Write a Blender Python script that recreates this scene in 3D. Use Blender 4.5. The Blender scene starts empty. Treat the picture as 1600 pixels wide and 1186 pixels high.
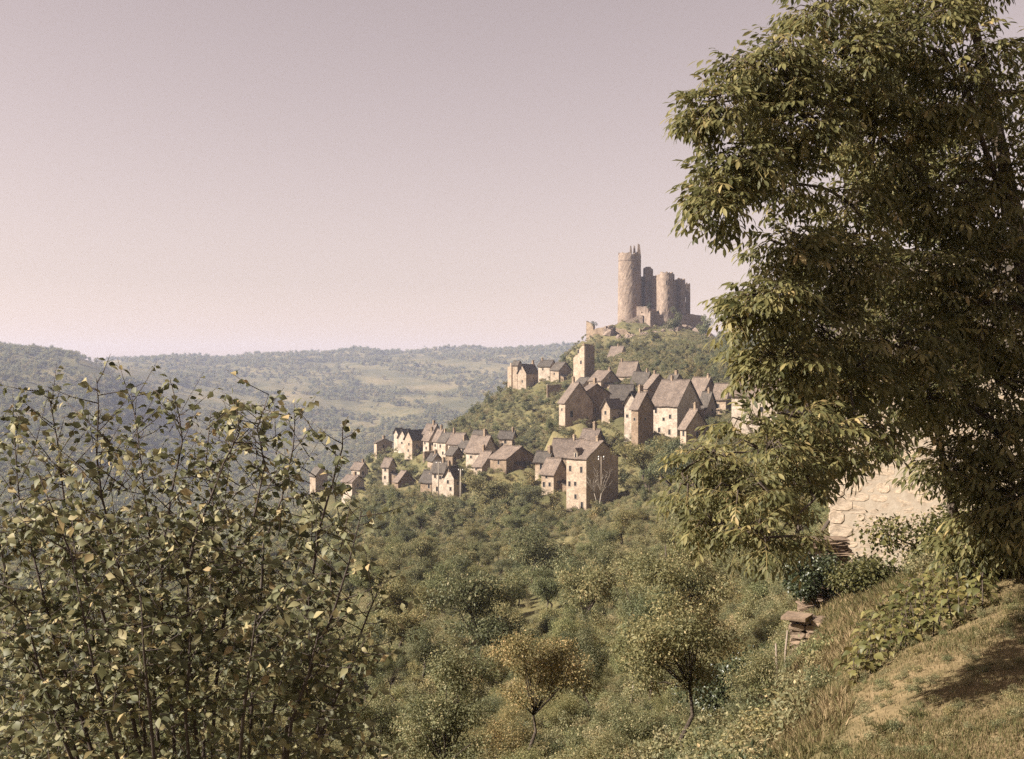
import bpy, math, random
import numpy as np
from mathutils import Vector, Matrix

R = math.radians
rng = np.random.default_rng(7)
random.seed(7)
scene = bpy.context.scene
col = scene.collection

# ------------------------------------------------------------------ camera
F, U0, V0 = 1800.0, 800.0, 593.0           # focal length and centre in photo pixels (1600 x 1186)
cam_d = bpy.data.cameras.new('camera')
cam_d.sensor_width = 36.0
cam_d.lens = 36.0 * F / 1600.0
cam_d.clip_start = 0.1
cam_d.clip_end = 12000
cam = bpy.data.objects.new('camera', cam_d)
cam.rotation_euler = (R(90), 0, 0)
col.objects.link(cam)
scene.camera = cam

# ------------------------------------------------------------------ world, sun, exposure
SUN_ELEV = R(33)
SUN_DIR = Vector((-0.978, -0.21, 0)).normalized() * math.cos(SUN_ELEV) + Vector((0, 0, math.sin(SUN_ELEV)))
world = bpy.data.worlds.new('World')
scene.world = world
world.use_nodes = True
wn, wl = world.node_tree.nodes, world.node_tree.links
wn.clear()
sky = wn.new('ShaderNodeTexSky')
sky.sky_type = 'NISHITA'
sky.sun_disc = False
sky.sun_elevation = SUN_ELEV
sky.sun_rotation = math.atan2(SUN_DIR.x, SUN_DIR.y)
sky.air_density = 1.0
sky.dust_density = 0.8
sky.ozone_density = 1.0
hs = wn.new('ShaderNodeHueSaturation')
hs.inputs['Saturation'].default_value = 0.42
tint = wn.new('ShaderNodeMix'); tint.data_type = 'RGBA'; tint.blend_type = 'MULTIPLY'
tint.inputs['Factor'].default_value = 1.0
tint.inputs['B'].default_value = (1.22, 0.90, 0.77, 1)
bg = wn.new('ShaderNodeBackground'); bg.inputs['Strength'].default_value = 0.05
wo = wn.new('ShaderNodeOutputWorld')
wl.new(sky.outputs[0], hs.inputs['Color'])
wl.new(hs.outputs[0], tint.inputs['A'])
wl.new(tint.outputs['Result'], bg.inputs['Color'])
wl.new(bg.outputs[0], wo.inputs['Surface'])

sun_d = bpy.data.lights.new('sun', 'SUN')
sun_d.energy = 5.0
sun_d.angle = R(0.53)
sun_d.color = (1.0, 0.92, 0.82)
sun = bpy.data.objects.new('sun', sun_d)
sun.rotation_euler = (-SUN_DIR).to_track_quat('-Z', 'Y').to_euler()
sun.location = (0, 0, 60)
col.objects.link(sun)

scene.view_settings.view_transform = 'Standard'
scene.view_settings.look = 'None'
scene.view_settings.exposure = 1.45
scene.view_settings.gamma = 1.0
scene.view_settings.use_curve_mapping = False
scene.cycles.use_denoising = False
scene.cycles.max_bounces = 6
scene.cycles.transparent_max_bounces = 4
scene.cycles.volume_bounces = 1

# ------------------------------------------------------------------ helpers
def at(u, v, d):
    return Vector(((u - U0) / F * d, d, (V0 - v) / F * d))

def tag(o, label=None, cat=None, group=None, kind=None):
    if label: o['label'] = label
    if cat: o['category'] = cat
    if group: o['group'] = group
    if kind: o['kind'] = kind
    return o

def empty(name, loc, rz=0.0):
    o = bpy.data.objects.new(name, None)
    o.empty_display_size = 0.2
    o.location = loc
    o.rotation_euler = (0, 0, rz)
    col.objects.link(o)
    return o

def link(name, mesh, parent=None):
    o = bpy.data.objects.new(name, mesh)
    col.objects.link(o)
    if parent is not None: o.parent = parent
    return o

def np_mesh(name, V, polys, tone=None, mat=None, smooth=False):
    """polys: list of (n,k) int arrays."""
    V = np.asarray(V, dtype=np.float32)
    me = bpy.data.meshes.new(name)
    loops = np.concatenate([p.ravel() for p in polys]).astype(np.int32)
    sizes = np.concatenate([np.full(len(p), p.shape[1], dtype=np.int32) for p in polys])
    starts = np.concatenate([[0], np.cumsum(sizes)[:-1]]).astype(np.int32)
    me.vertices.add(len(V)); me.vertices.foreach_set('co', V.ravel())
    me.loops.add(len(loops)); me.loops.foreach_set('vertex_index', loops)
    me.polygons.add(len(sizes))
    me.polygons.foreach_set('loop_start', starts)
    me.polygons.foreach_set('loop_total', sizes)
    if smooth: me.polygons.foreach_set('use_smooth', np.ones(len(sizes), dtype=bool))
    if tone is not None:
        a = me.attributes.new('tone', 'FLOAT', 'POINT')
        a.data.foreach_set('value', np.asarray(tone, dtype=np.float32))
    me.update(calc_edges=True)
    me.validate()
    if mat: me.materials.append(mat)
    return me

class MB:
    """collects boxes, tubes and slabs into one mesh"""
    def __init__(self): self.v, self.f = [], []
    def box8(self, p):
        n = len(self.v); self.v += [tuple(q) for q in p]
        for f in ((0,3,2,1),(4,5,6,7),(0,1,5,4),(1,2,6,5),(2,3,7,6),(3,0,4,7)):
            self.f.append(tuple(n + i for i in f))
    def box(self, o, e1, e2, a0, a1, b0, b1, z0, z1, jit=0.0):
        """box on axes e1,e2 (horizontal) from origin o"""
        p = []
        for z in (z0, z1):
            for (a, b) in ((a0, b0), (a1, b0), (a1, b1), (a0, b1)):
                q = o + e1 * a + e2 * b + Vector((0, 0, z))
                if jit: q += Vector((random.uniform(-jit, jit), random.uniform(-jit, jit), random.uniform(-jit, jit)))
                p.append(q)
        self.box8(p)
    def tube(self, path, rad, n=6):
        path = [Vector(p) for p in path]
        base = len(self.v)
        up = Vector((0.13, 0.37, 0.9)).normalized()
        for i, p in enumerate(path):
            t = (path[min(i + 1, len(path) - 1)] - path[max(i - 1, 0)]).normalized()
            s = t.cross(up)
            if s.length < 1e-3: s = t.cross(Vector((1, 0, 0)))
            s.normalize(); w = s.cross(t)
            r = rad[i] if hasattr(rad, '__len__') else rad
            for k in range(n):
                a = 2 * math.pi * k / n
                self.v.append(tuple(p + s * (r * math.cos(a)) + w * (r * math.sin(a))))
        for i in range(len(path) - 1):
            for k in range(n):
                a = base + i * n + k; b = base + i * n + (k + 1) % n
                self.f.append((a, b, b + n, a + n))
        self.f.append(tuple(base + k for k in reversed(range(n))))
        self.f.append(tuple(base + (len(path) - 1) * n + k for k in range(n)))
    def poly(self, pts, faces):
        n = len(self.v); self.v += [tuple(p) for p in pts]
        self.f += [tuple(n + i for i in f) for f in faces]
    def mesh(self, name, mat, off=None, smooth=False):
        me = bpy.data.meshes.new(name)
        v = self.v
        if off is not None: v = [(p[0] - off[0], p[1] - off[1], p[2] - off[2]) for p in v]
        me.from_pydata(v, [], self.f)
        if mat: me.materials.append(mat)
        if smooth:
            for p in me.polygons: p.use_smooth = True
        me.update()
        return me
    def build(self, name, mat, parent=None, off=None, smooth=False):
        return link(name, self.mesh(name, mat, off, smooth), parent)

# ------------------------------------------------------------------ materials
def mat_base(name):
    m = bpy.data.materials.new(name); m.use_nodes = True
    nt = m.node_tree; b = nt.nodes['Principled BSDF']
    b.inputs['Specular IOR Level'].default_value = 0.2
    return m, nt, b

def ramp(nt, stops):
    r = nt.nodes.new('ShaderNodeValToRGB')
    cr = r.color_ramp
    while len(cr.elements) < len(stops): cr.elements.new(0.5)
    for e, (p, c) in zip(cr.elements, stops):
        e.position = p; e.color = (*c, 1)
    return r

def noise(nt, scale, detail=4, rough=0.6, coord='Object', vec=None):
    n = nt.nodes.new('ShaderNodeTexNoise')
    n.inputs['Scale'].default_value = scale
    n.inputs['Detail'].default_value = detail
    n.inputs['Roughness'].default_value = rough
    if vec is None:
        tc = nt.nodes.new('ShaderNodeTexCoord'); vec = tc.outputs[coord]
    nt.links.new(vec, n.inputs['Vector'])
    return n

def mixc(nt, a, b, fac, blend='MIX'):
    m = nt.nodes.new('ShaderNodeMix'); m.data_type = 'RGBA'; m.blend_type = blend
    for s, x in (('A', a), ('B', b)):
        if isinstance(x, tuple): m.inputs[s].default_value = (*x, 1)
        else: nt.links.new(x, m.inputs[s])
    if isinstance(fac, (int, float)): m.inputs['Factor'].default_value = fac
    else: nt.links.new(fac, m.inputs['Factor'])
    return m.outputs['Result']

def bump(nt, b, h, strength, dist):
    n = nt.nodes.new('ShaderNodeBump')
    n.inputs['Strength'].default_value = strength
    n.inputs['Distance'].default_value = dist
    nt.links.new(h, n.inputs['Height']); nt.links.new(n.outputs[0], b.inputs['Normal'])

def stone_mat(name, c1, c2, c3, scale=1.0, bmp=0.12, rnd=0.25):
    m, nt, b = mat_base(name)
    n1 = noise(nt, 0.35 * scale, 5, 0.65)
    n2 = noise(nt, 2.2 * scale, 5, 0.7)
    vo = nt.nodes.new('ShaderNodeTexVoronoi'); vo.inputs['Scale'].default_value = 2.0 * scale
    tc = nt.nodes.new('ShaderNodeTexCoord')
    mp = nt.nodes.new('ShaderNodeMapping'); mp.inputs['Scale'].default_value = (1, 1, 1.8)
    nt.links.new(tc.outputs['Object'], mp.inputs[0]); nt.links.new(mp.outputs[0], vo.inputs['Vector'])
    r1 = ramp(nt, [(0.34, c1), (0.5, c2), (0.66, c3)]); nt.links.new(n1.outputs[0], r1.inputs[0])
    r2 = ramp(nt, [(0.34, (0.45, 0.43, 0.41)), (0.58, (1.08, 1.03, 0.98))]); nt.links.new(n2.outputs[0], r2.inputs[0])
    c = mixc(nt, r1.outputs[0], r2.outputs[0], 0.55, 'MULTIPLY')
    sep = nt.nodes.new('ShaderNodeSeparateColor'); nt.links.new(vo.outputs['Color'], sep.inputs[0])
    r3 = ramp(nt, [(0.0, (0.68, 0.66, 0.64)), (1.0, (1.12, 1.08, 1.0))]); nt.links.new(sep.outputs[0], r3.inputs[0])
    c = mixc(nt, c, r3.outputs[0], 0.6, 'MULTIPLY')
    oi = nt.nodes.new('ShaderNodeObjectInfo')
    r4 = ramp(nt, [(0.0, (0.72, 0.70, 0.70)), (1.0, (1.1, 1.04, 0.98))]); nt.links.new(oi.outputs['Random'], r4.inputs[0])
    c = mixc(nt, c, r4.outputs[0], rnd, 'MULTIPLY')
    nt.links.new(c, b.inputs['Base Color'])
    b.inputs['Roughness'].default_value = 0.92
    vd = nt.nodes.new('ShaderNodeTexVoronoi'); vd.feature = 'DISTANCE_TO_EDGE'; vd.inputs['Scale'].default_value = 2.0 * scale
    nt.links.new(mp.outputs[0], vd.inputs['Vector'])
    ad = nt.nodes.new('ShaderNodeMath'); ad.operation = 'ADD'
    mn = nt.nodes.new('ShaderNodeMath'); mn.operation = 'MINIMUM'; mn.inputs[1].default_value = 0.12
    nt.links.new(vd.outputs['Distance'], mn.inputs[0])
    nt.links.new(mn.outputs[0], ad.inputs[0]); nt.links.new(n2.outputs[0], ad.inputs[1])
    bump(nt, b, ad.outputs[0], 0.7, bmp)
    return m

def roof_mat(name, c1, c2, c3):
    m, nt, b = mat_base(name)
    n1 = noise(nt, 0.6, 5, 0.7); n2 = noise(nt, 3.5, 4, 0.7)
    r1 = ramp(nt, [(0.28, c1), (0.5, c2), (0.75, c3)]); nt.links.new(n1.outputs[0], r1.inputs[0])
    r2 = ramp(nt, [(0.32, (0.4, 0.4, 0.4)), (0.5, (0.95, 0.93, 0.9)), (0.66, (1.45, 1.35, 1.2))]); nt.links.new(n2.outputs[0], r2.inputs[0])
    c = mixc(nt, r1.outputs[0], r2.outputs[0], 0.85, 'MULTIPLY')
    oi = nt.nodes.new('ShaderNodeObjectInfo')
    r4 = ramp(nt, [(0.0, (0.7, 0.68, 0.7)), (1.0, (1.15, 1.1, 1.05))]); nt.links.new(oi.outputs['Random'], r4.inputs[0])
    c = mixc(nt, c, r4.outputs[0], 0.6, 'MULTIPLY')
    nt.links.new(c, b.inputs['Base Color']); b.inputs['Roughness'].default_value = 0.8
    tc = nt.nodes.new('ShaderNodeTexCoord')
    sx = nt.nodes.new('ShaderNodeSeparateXYZ'); nt.links.new(tc.outputs['Object'], sx.inputs[0])
    mu = nt.nodes.new('ShaderNodeMath'); mu.operation = 'MULTIPLY'; mu.inputs[1].default_value = 4.5
    fr = nt.nodes.new('ShaderNodeMath'); fr.operation = 'FRACT'
    nt.links.new(sx.outputs['Z'], mu.inputs[0]); nt.links.new(mu.outputs[0], fr.inputs[0])
    ad = nt.nodes.new('ShaderNodeMath'); ad.operation = 'ADD'
    nt.links.new(fr.outputs[0], ad.inputs[0]); nt.links.new(n2.outputs[0], ad.inputs[1])
    bump(nt, b, ad.outputs[0], 0.6, 0.08)
    return m

def leaf_mat(name, stops, tintstops=None, trans=0.3, rough=0.55, spec=0.25, tfac=0.8):
    m, nt, b = mat_base(name)
    a = nt.nodes.new('ShaderNodeAttribute'); a.attribute_name = 'tone'
    r = ramp(nt, stops); nt.links.new(a.outputs['Fac'], r.inputs[0])
    c = r.outputs[0]
    if tintstops:
        oi = nt.nodes.new('ShaderNodeObjectInfo')
        r2 = ramp(nt, tintstops); nt.links.new(oi.outputs['Random'], r2.inputs[0])
        c = mixc(nt, c, r2.outputs[0], tfac, 'MULTIPLY')
    nt.links.new(c, b.inputs['Base Color'])
    b.inputs['Roughness'].default_value = rough
    b.inputs['Specular IOR Level'].default_value = spec
    t = nt.nodes.new('ShaderNodeBsdfTranslucent')
    hs_ = nt.nodes.new('ShaderNodeHueSaturation'); hs_.inputs['Value'].default_value = 1.1
    nt.links.new(c, hs_.inputs['Color']); nt.links.new(hs_.outputs[0], t.inputs['Color'])
    mx = nt.nodes.new('ShaderNodeMixShader'); mx.inputs[0].default_value = trans
    out = nt.nodes['Material Output']
    nt.links.new(b.outputs[0], mx.inputs[1]); nt.links.new(t.outputs[0], mx.inputs[2])
    nt.links.new(mx.outputs[0], out.inputs['Surface'])
    return m

def plain_mat(name, c1, c2, scale=4.0, rough=0.85, bmp=0.0):
    m, nt, b = mat_base(name)
    n = noise(nt, scale, 5, 0.65)
    r = ramp(nt, [(0.3, c1), (0.7, c2)]); nt.links.new(n.outputs[0], r.inputs[0])
    nt.links.new(r.outputs[0], b.inputs['Base Color']); b.inputs['Roughness'].default_value = rough
    if bmp: bump(nt, b, n.outputs[0], 0.8, bmp)
    return m

M = {}
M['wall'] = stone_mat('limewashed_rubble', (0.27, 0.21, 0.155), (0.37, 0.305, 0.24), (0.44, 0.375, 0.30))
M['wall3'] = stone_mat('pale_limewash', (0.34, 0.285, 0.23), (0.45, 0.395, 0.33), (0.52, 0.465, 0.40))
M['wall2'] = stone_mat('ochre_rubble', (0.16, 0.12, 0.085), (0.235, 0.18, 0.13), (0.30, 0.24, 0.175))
M['castle'] = stone_mat('castle_stone', (0.17, 0.135, 0.11), (0.24, 0.19, 0.155), (0.30, 0.245, 0.20), scale=0.9, bmp=0.1, rnd=0.1)
M['roof'] = roof_mat('stone_slates', (0.092, 0.074, 0.062), (0.145, 0.116, 0.096), (0.19, 0.156, 0.13))
M['roof2'] = roof_mat('mossy_slates', (0.05, 0.043, 0.036), (0.08, 0.07, 0.06), (0.115, 0.10, 0.082))
M['pane'] = plain_mat('dark_window', (0.012, 0.011, 0.012), (0.03, 0.028, 0.03), 2, 0.3)
M['trim'] = plain_mat('dressed_stone', (0.25, 0.205, 0.155), (0.34, 0.285, 0.22), 3, 0.9)
M['wood'] = plain_mat('weathered_wood', (0.13, 0.10, 0.075), (0.27, 0.22, 0.17), 6, 0.85, 0.02)
M['bark'] = plain_mat('bark', (0.035, 0.027, 0.021), (0.12, 0.093, 0.07), 14, 0.95, 0.08)
M['twig'] = plain_mat('shrub_twig', (0.028, 0.02, 0.016), (0.085, 0.066, 0.055), 12, 0.8, 0.004)
M['palebark'] = plain_mat('pale_bark', (0.20, 0.17, 0.135), (0.33, 0.285, 0.23), 8, 0.9, 0.01)
M['nearwall'] = stone_mat('near_wall_stone', (0.30, 0.245, 0.185), (0.38, 0.32, 0.25), (0.44, 0.38, 0.31), scale=2.5, bmp=0.015, rnd=0.5)
M['mortar'] = plain_mat('lime_mortar', (0.27, 0.22, 0.165), (0.35, 0.30, 0.235), 5, 0.95, 0.02)
M['drystone'] = stone_mat('dry_stone', (0.13, 0.10, 0.075), (0.21, 0.165, 0.125), (0.29, 0.235, 0.18), scale=3, bmp=0.02, rnd=0.9)
M['white'] = plain_mat('white_porcelain', (0.75, 0.73, 0.7), (0.85, 0.83, 0.8), 4, 0.3)

TINT = [(0.0, (0.55, 0.62, 0.55)), (0.2, (0.95, 1.0, 0.85)), (0.4, (1.2, 1.1, 0.85)), (0.6, (0.62, 0.74, 0.66)), (0.8, (1.0, 1.1, 0.8)), (1.0, (1.25, 1.05, 0.78))]
M['leafscrub'] = leaf_mat('scrub_leaves', [(0, (0.09, 0.096, 0.052)), (0.45, (0.18, 0.175, 0.095)), (0.75, (0.29, 0.262, 0.15)), (0.93, (0.39, 0.315, 0.19)), (1, (0.46, 0.365, 0.23))], TINT, 0.4)
M['leafdry'] = leaf_mat('dry_undergrowth', [(0, (0.12, 0.12, 0.064)), (0.45, (0.22, 0.205, 0.112)), (0.75, (0.33, 0.285, 0.165)), (1, (0.44, 0.36, 0.21))], [(0, (0.8, 0.85, 0.75)), (0.5, (1, 1, 0.95)), (1, (1.15, 1.0, 0.9))], 0.38)
M['leafwalnut'] = leaf_mat('walnut_leaves', [(0, (0.06, 0.064, 0.026)), (0.5, (0.145, 0.138, 0.054)), (0.8, (0.25, 0.215, 0.088)), (1, (0.36, 0.275, 0.125))], None, 0.4, 0.55, 0.22)
M['leafshrub'] = leaf_mat('shrub_leaves', [(0, (0.05, 0.054, 0.026)), (0.42, (0.12, 0.12, 0.058)), (0.68, (0.24, 0.215, 0.11)), (0.88, (0.32, 0.255, 0.125)), (1, (0.37, 0.275, 0.14))], None, 0.25, 0.55, 0.22)
M['leafbed'] = leaf_mat('bed_leaves', [(0, (0.045, 0.048, 0.018)), (0.5, (0.115, 0.108, 0.04)), (1, (0.22, 0.185, 0.075))], TINT, 0.3, 0.5, 0.3, 0.5)
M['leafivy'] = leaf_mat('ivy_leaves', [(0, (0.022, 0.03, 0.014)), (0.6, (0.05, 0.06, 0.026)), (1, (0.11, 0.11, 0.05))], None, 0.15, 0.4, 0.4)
M['grass'] = leaf_mat('dry_grass', [(0, (0.07, 0.072, 0.027)), (0.4, (0.14, 0.118, 0.054)), (0.75, (0.225, 0.168, 0.09)), (1, (0.31, 0.235, 0.135))], None, 0.3, 0.7, 0.1)

def ground_mat():
    m, nt, b = mat_base('hillside_ground')
    tc = nt.nodes.new('ShaderNodeTexCoord')
    n1 = noise(nt, 0.012, 6, 0.62); n2 = noise(nt, 0.22, 6, 0.7); n3 = noise(nt, 3.0, 5, 0.75)
    r1 = ramp(nt, [(0.36, (0.08, 0.08, 0.042)), (0.48, (0.12, 0.112, 0.06)), (0.58, (0.165, 0.143, 0.08)), (0.70, (0.205, 0.172, 0.105))])
    nt.links.new(n1.outputs[0], r1.inputs[0])
    r2 = ramp(nt, [(0.3, (0.55, 0.56, 0.5)), (0.5, (0.95, 0.95, 0.9)), (0.72, (1.35, 1.2, 1.05))]); nt.links.new(n2.outputs[0], r2.inputs[0])
    c = mixc(nt, r1.outputs[0], r2.outputs[0], 0.85, 'MULTIPLY')
    r3 = ramp(nt, [(0.3, (0.6, 0.58, 0.5)), (0.65, (1.25, 1.2, 1.1))]); nt.links.new(n3.outputs[0], r3.inputs[0])
    c = mixc(nt, c, r3.outputs[0], 0.8, 'MULTIPLY')
    # dry worn turf near the walnut tree: its own colour, by place
    at_ = nt.nodes.new('ShaderNodeAttribute'); at_.attribute_name = 'turf'
    n4 = noise(nt, 1.4, 6, 0.75)
    r4 = ramp(nt, [(0.3, (0.085, 0.074, 0.036)), (0.5, (0.155, 0.12, 0.068)), (0.7, (0.22, 0.165, 0.10))]); nt.links.new(n4.outputs[0], r4.inputs[0])
    c2 = mixc(nt, r4.outputs[0], r3.outputs[0], 0.6, 'MULTIPLY')
    c = mixc(nt, c, c2, at_.outputs['Fac'])
    nt.links.new(c, b.inputs['Base Color']); b.inputs['Roughness'].default_value = 0.95
    b.inputs['Specular IOR Level'].default_value = 0.05
    bump(nt, b, n3.outputs[0], 0.8, 0.08)
    return m
M['ground'] = ground_mat()

# ------------------------------------------------------------------ houses: measured corners
# key: (u_left, u_corner, u_right, v_base, v_eave, v_ridge, depth, turn, gable side, wall, roof)
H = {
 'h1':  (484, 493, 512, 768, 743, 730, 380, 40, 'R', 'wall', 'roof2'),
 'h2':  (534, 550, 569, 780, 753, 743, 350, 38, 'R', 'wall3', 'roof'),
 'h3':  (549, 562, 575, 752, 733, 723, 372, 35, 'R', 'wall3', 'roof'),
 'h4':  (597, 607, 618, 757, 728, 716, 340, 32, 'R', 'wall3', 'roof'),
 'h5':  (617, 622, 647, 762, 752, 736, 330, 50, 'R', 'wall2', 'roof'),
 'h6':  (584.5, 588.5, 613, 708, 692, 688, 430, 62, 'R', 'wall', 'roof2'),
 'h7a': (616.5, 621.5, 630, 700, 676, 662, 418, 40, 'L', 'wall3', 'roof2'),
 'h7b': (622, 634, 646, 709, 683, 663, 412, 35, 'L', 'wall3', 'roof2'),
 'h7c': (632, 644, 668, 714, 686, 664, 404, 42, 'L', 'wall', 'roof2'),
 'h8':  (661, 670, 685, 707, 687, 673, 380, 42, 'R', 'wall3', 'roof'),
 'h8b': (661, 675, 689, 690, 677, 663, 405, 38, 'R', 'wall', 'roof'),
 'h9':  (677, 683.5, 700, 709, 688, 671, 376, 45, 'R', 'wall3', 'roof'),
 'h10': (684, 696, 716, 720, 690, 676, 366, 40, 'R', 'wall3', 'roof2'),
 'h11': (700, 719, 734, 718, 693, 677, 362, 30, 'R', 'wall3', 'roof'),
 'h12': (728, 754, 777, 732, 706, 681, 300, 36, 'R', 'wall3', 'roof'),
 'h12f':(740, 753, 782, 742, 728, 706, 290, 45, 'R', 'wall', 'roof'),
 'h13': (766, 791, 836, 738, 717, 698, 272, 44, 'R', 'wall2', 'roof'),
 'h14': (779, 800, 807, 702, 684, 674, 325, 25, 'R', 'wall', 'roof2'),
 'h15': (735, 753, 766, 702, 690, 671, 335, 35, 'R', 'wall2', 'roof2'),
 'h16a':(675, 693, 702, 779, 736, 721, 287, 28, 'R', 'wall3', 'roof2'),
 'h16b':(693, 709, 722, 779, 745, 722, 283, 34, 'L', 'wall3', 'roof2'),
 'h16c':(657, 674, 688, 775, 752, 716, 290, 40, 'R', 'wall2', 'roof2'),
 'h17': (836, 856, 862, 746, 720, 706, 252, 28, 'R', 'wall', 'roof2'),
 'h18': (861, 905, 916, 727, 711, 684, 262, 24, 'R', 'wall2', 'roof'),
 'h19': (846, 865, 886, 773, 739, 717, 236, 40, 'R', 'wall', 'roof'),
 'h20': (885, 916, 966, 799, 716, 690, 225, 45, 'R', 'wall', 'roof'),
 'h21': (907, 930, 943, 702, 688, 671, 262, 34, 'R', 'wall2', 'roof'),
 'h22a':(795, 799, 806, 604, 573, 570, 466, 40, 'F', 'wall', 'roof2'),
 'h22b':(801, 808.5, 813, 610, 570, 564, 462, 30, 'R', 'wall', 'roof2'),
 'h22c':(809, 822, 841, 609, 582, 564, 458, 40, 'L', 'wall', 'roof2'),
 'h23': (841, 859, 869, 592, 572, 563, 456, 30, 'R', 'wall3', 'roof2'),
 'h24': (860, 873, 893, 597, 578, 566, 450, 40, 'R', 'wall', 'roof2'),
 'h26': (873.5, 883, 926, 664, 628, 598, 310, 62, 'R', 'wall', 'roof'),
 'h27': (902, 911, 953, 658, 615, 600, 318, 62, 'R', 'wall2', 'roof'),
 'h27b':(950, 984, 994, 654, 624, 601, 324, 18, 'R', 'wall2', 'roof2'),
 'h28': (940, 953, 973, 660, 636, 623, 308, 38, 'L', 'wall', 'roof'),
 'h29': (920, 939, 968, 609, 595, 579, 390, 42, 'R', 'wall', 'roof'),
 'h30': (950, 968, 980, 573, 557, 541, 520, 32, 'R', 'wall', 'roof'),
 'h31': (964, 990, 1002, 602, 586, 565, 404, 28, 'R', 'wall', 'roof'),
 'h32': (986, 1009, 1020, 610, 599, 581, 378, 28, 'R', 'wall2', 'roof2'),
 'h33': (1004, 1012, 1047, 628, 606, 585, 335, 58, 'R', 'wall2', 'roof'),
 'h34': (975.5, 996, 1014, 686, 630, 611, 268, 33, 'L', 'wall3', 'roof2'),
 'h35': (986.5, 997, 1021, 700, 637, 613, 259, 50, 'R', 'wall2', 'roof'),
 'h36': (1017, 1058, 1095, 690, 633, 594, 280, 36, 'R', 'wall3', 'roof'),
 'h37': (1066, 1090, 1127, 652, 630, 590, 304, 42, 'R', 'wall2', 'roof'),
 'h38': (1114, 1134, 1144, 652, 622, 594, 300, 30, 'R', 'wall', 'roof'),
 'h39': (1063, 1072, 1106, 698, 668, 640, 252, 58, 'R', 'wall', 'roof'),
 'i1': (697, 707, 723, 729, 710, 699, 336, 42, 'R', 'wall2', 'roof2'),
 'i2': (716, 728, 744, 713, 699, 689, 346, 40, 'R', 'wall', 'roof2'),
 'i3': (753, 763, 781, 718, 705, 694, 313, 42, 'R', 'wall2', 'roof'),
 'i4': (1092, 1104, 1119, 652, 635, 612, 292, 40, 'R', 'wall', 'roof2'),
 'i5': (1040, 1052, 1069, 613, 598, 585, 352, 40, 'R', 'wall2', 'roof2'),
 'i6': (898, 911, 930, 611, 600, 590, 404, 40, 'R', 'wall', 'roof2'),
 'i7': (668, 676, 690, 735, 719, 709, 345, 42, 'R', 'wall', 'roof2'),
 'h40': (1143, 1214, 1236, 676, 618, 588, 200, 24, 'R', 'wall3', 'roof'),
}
LABEL = {
 'h1': 'leftmost small pale cottage half hidden behind the foreground leaves',
 'h2': 'pale cottage with shaded gable, lower of the two left of the narrow tower house',
 'h3': 'small pale cottage just behind and above the lower left gabled cottage',
 'h4': 'narrow pale tower house with two stacked windows alone among the bushes',
 'h5': 'low shed sunk in bushes with one bright slanted roof edge, right of narrow tower house',
 'h6': 'low ruined building with bright end wall left of the three tall gables',
 'h7a': 'leftmost and thinnest of the three tall gabled houses in a row',
 'h7b': 'middle of the three tall gabled houses in a row',
 'h7c': 'rightmost of the three tall gables, with long dark roof and shaded side wall',
 'h8': 'two storey house with slanted grey roof right beside the three gables',
 'h8b': 'pale roofed house at the back above the row beside the three gables',
 'h9': 'slim house squeezed between the grey roofed house and the one with a tall chimney',
 'h10': 'tall bright fronted house with high chimney in the middle of the left row',
 'h11': 'wide bright house with pale grey roof at the right end of the left row',
 'h12': 'large house with long pale lit roof and wide blank front wall',
 'h12f': 'low outbuilding with lean pale roof in front of the large blank fronted house',
 'h13': 'barn with big dark triangular gable above the orchard trees',
 'h14': 'small cottage with flat looking roof up behind the dark gabled barn',
 'h15': 'jumbled brown roofed cottage behind the large blank fronted house',
 'h16a': 'bright front of the lower cluster, with a white pole before it',
 'h16b': 'gabled house at the right of the lower cluster with dark side wall',
 'h16c': 'brown sloping roofed house at the left of the lower cluster',
 'h17': 'small pale cottage tucked left of the low two storey house',
 'h18': 'wide brown roofed house behind the tall four storey house',
 'h19': 'narrow two storey house with pale grey roof left of the tall house',
 'h20': 'tall four storey pale house with dormer and dark gable above the orchard',
 'h21': 'small square grey roof peeping out above the tall four storey house',
 'h22a': 'thin ruined pillar of wall at the far left of the ridge ruins',
 'h22b': 'tall slim tower house beside the windowed gable on the ridge',
 'h22c': 'gabled house with one high window on the ridge edge against the far hill',
 'h23': 'low pale cottage with dark roof end between ridge gable and mossy roof',
 'h24': 'mossy roofed cottage left of the tall ruined tower',
 'h26': 'barn with bright end and dark arched opening below the ruined tower',
 'h27': 'large barn with dark shaded side and long sloping roof edge',
 'h27b': 'long brown roofed barn adjoining the shaded barn, roof facing the viewer',
 'h28': 'small ruined bright gable in the hollow between barn and white gable',
 'h29': 'cottage with pale roof and shaded gable window below the ruined tower',
 'h30': 'lone house with chimney on the slope under the castle',
 'h31': 'house with broad grey roof midway up the lane to the castle',
 'h32': 'purple grey roofed house with small chimney behind the white gable',
 'h33': 'house with steep lit roof edge and shaded gable above the white gable',
 'h34': 'tall white gabled house with a single small attic window',
 'h35': 'tall slim ochre house with long sloping roof and dark side, before the white gable',
 'h36': 'biggest pale house with wide lit front and steep grey roof',
 'h37': 'brown roofed house with two chimneys right of the biggest pale house',
 'h38': 'house with square pale front at the edge of the walnut leaves',
 'h39': 'small low house with lit narrow end just above the walnut leaves',
 'i1': 'brown roofed cottage wedged in front of the house with the tall chimney',
 'i2': 'small dark roofed cottage between the wide bright house and the blank fronted house',
 'i3': 'little cottage between the blank fronted house and the dark gabled barn',
 'i4': 'dark roofed cottage squeezed below the house with two chimneys',
 'i5': 'dark roof peeping up behind the biggest pale house',
 'i6': 'low dark roofed cottage at the foot of the ruined tower',
 'i7': 'small dark roofed cottage under the terrace wall of the left row',
 'h40': 'wide pale house largely hidden behind the walnut foliage',
}
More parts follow.
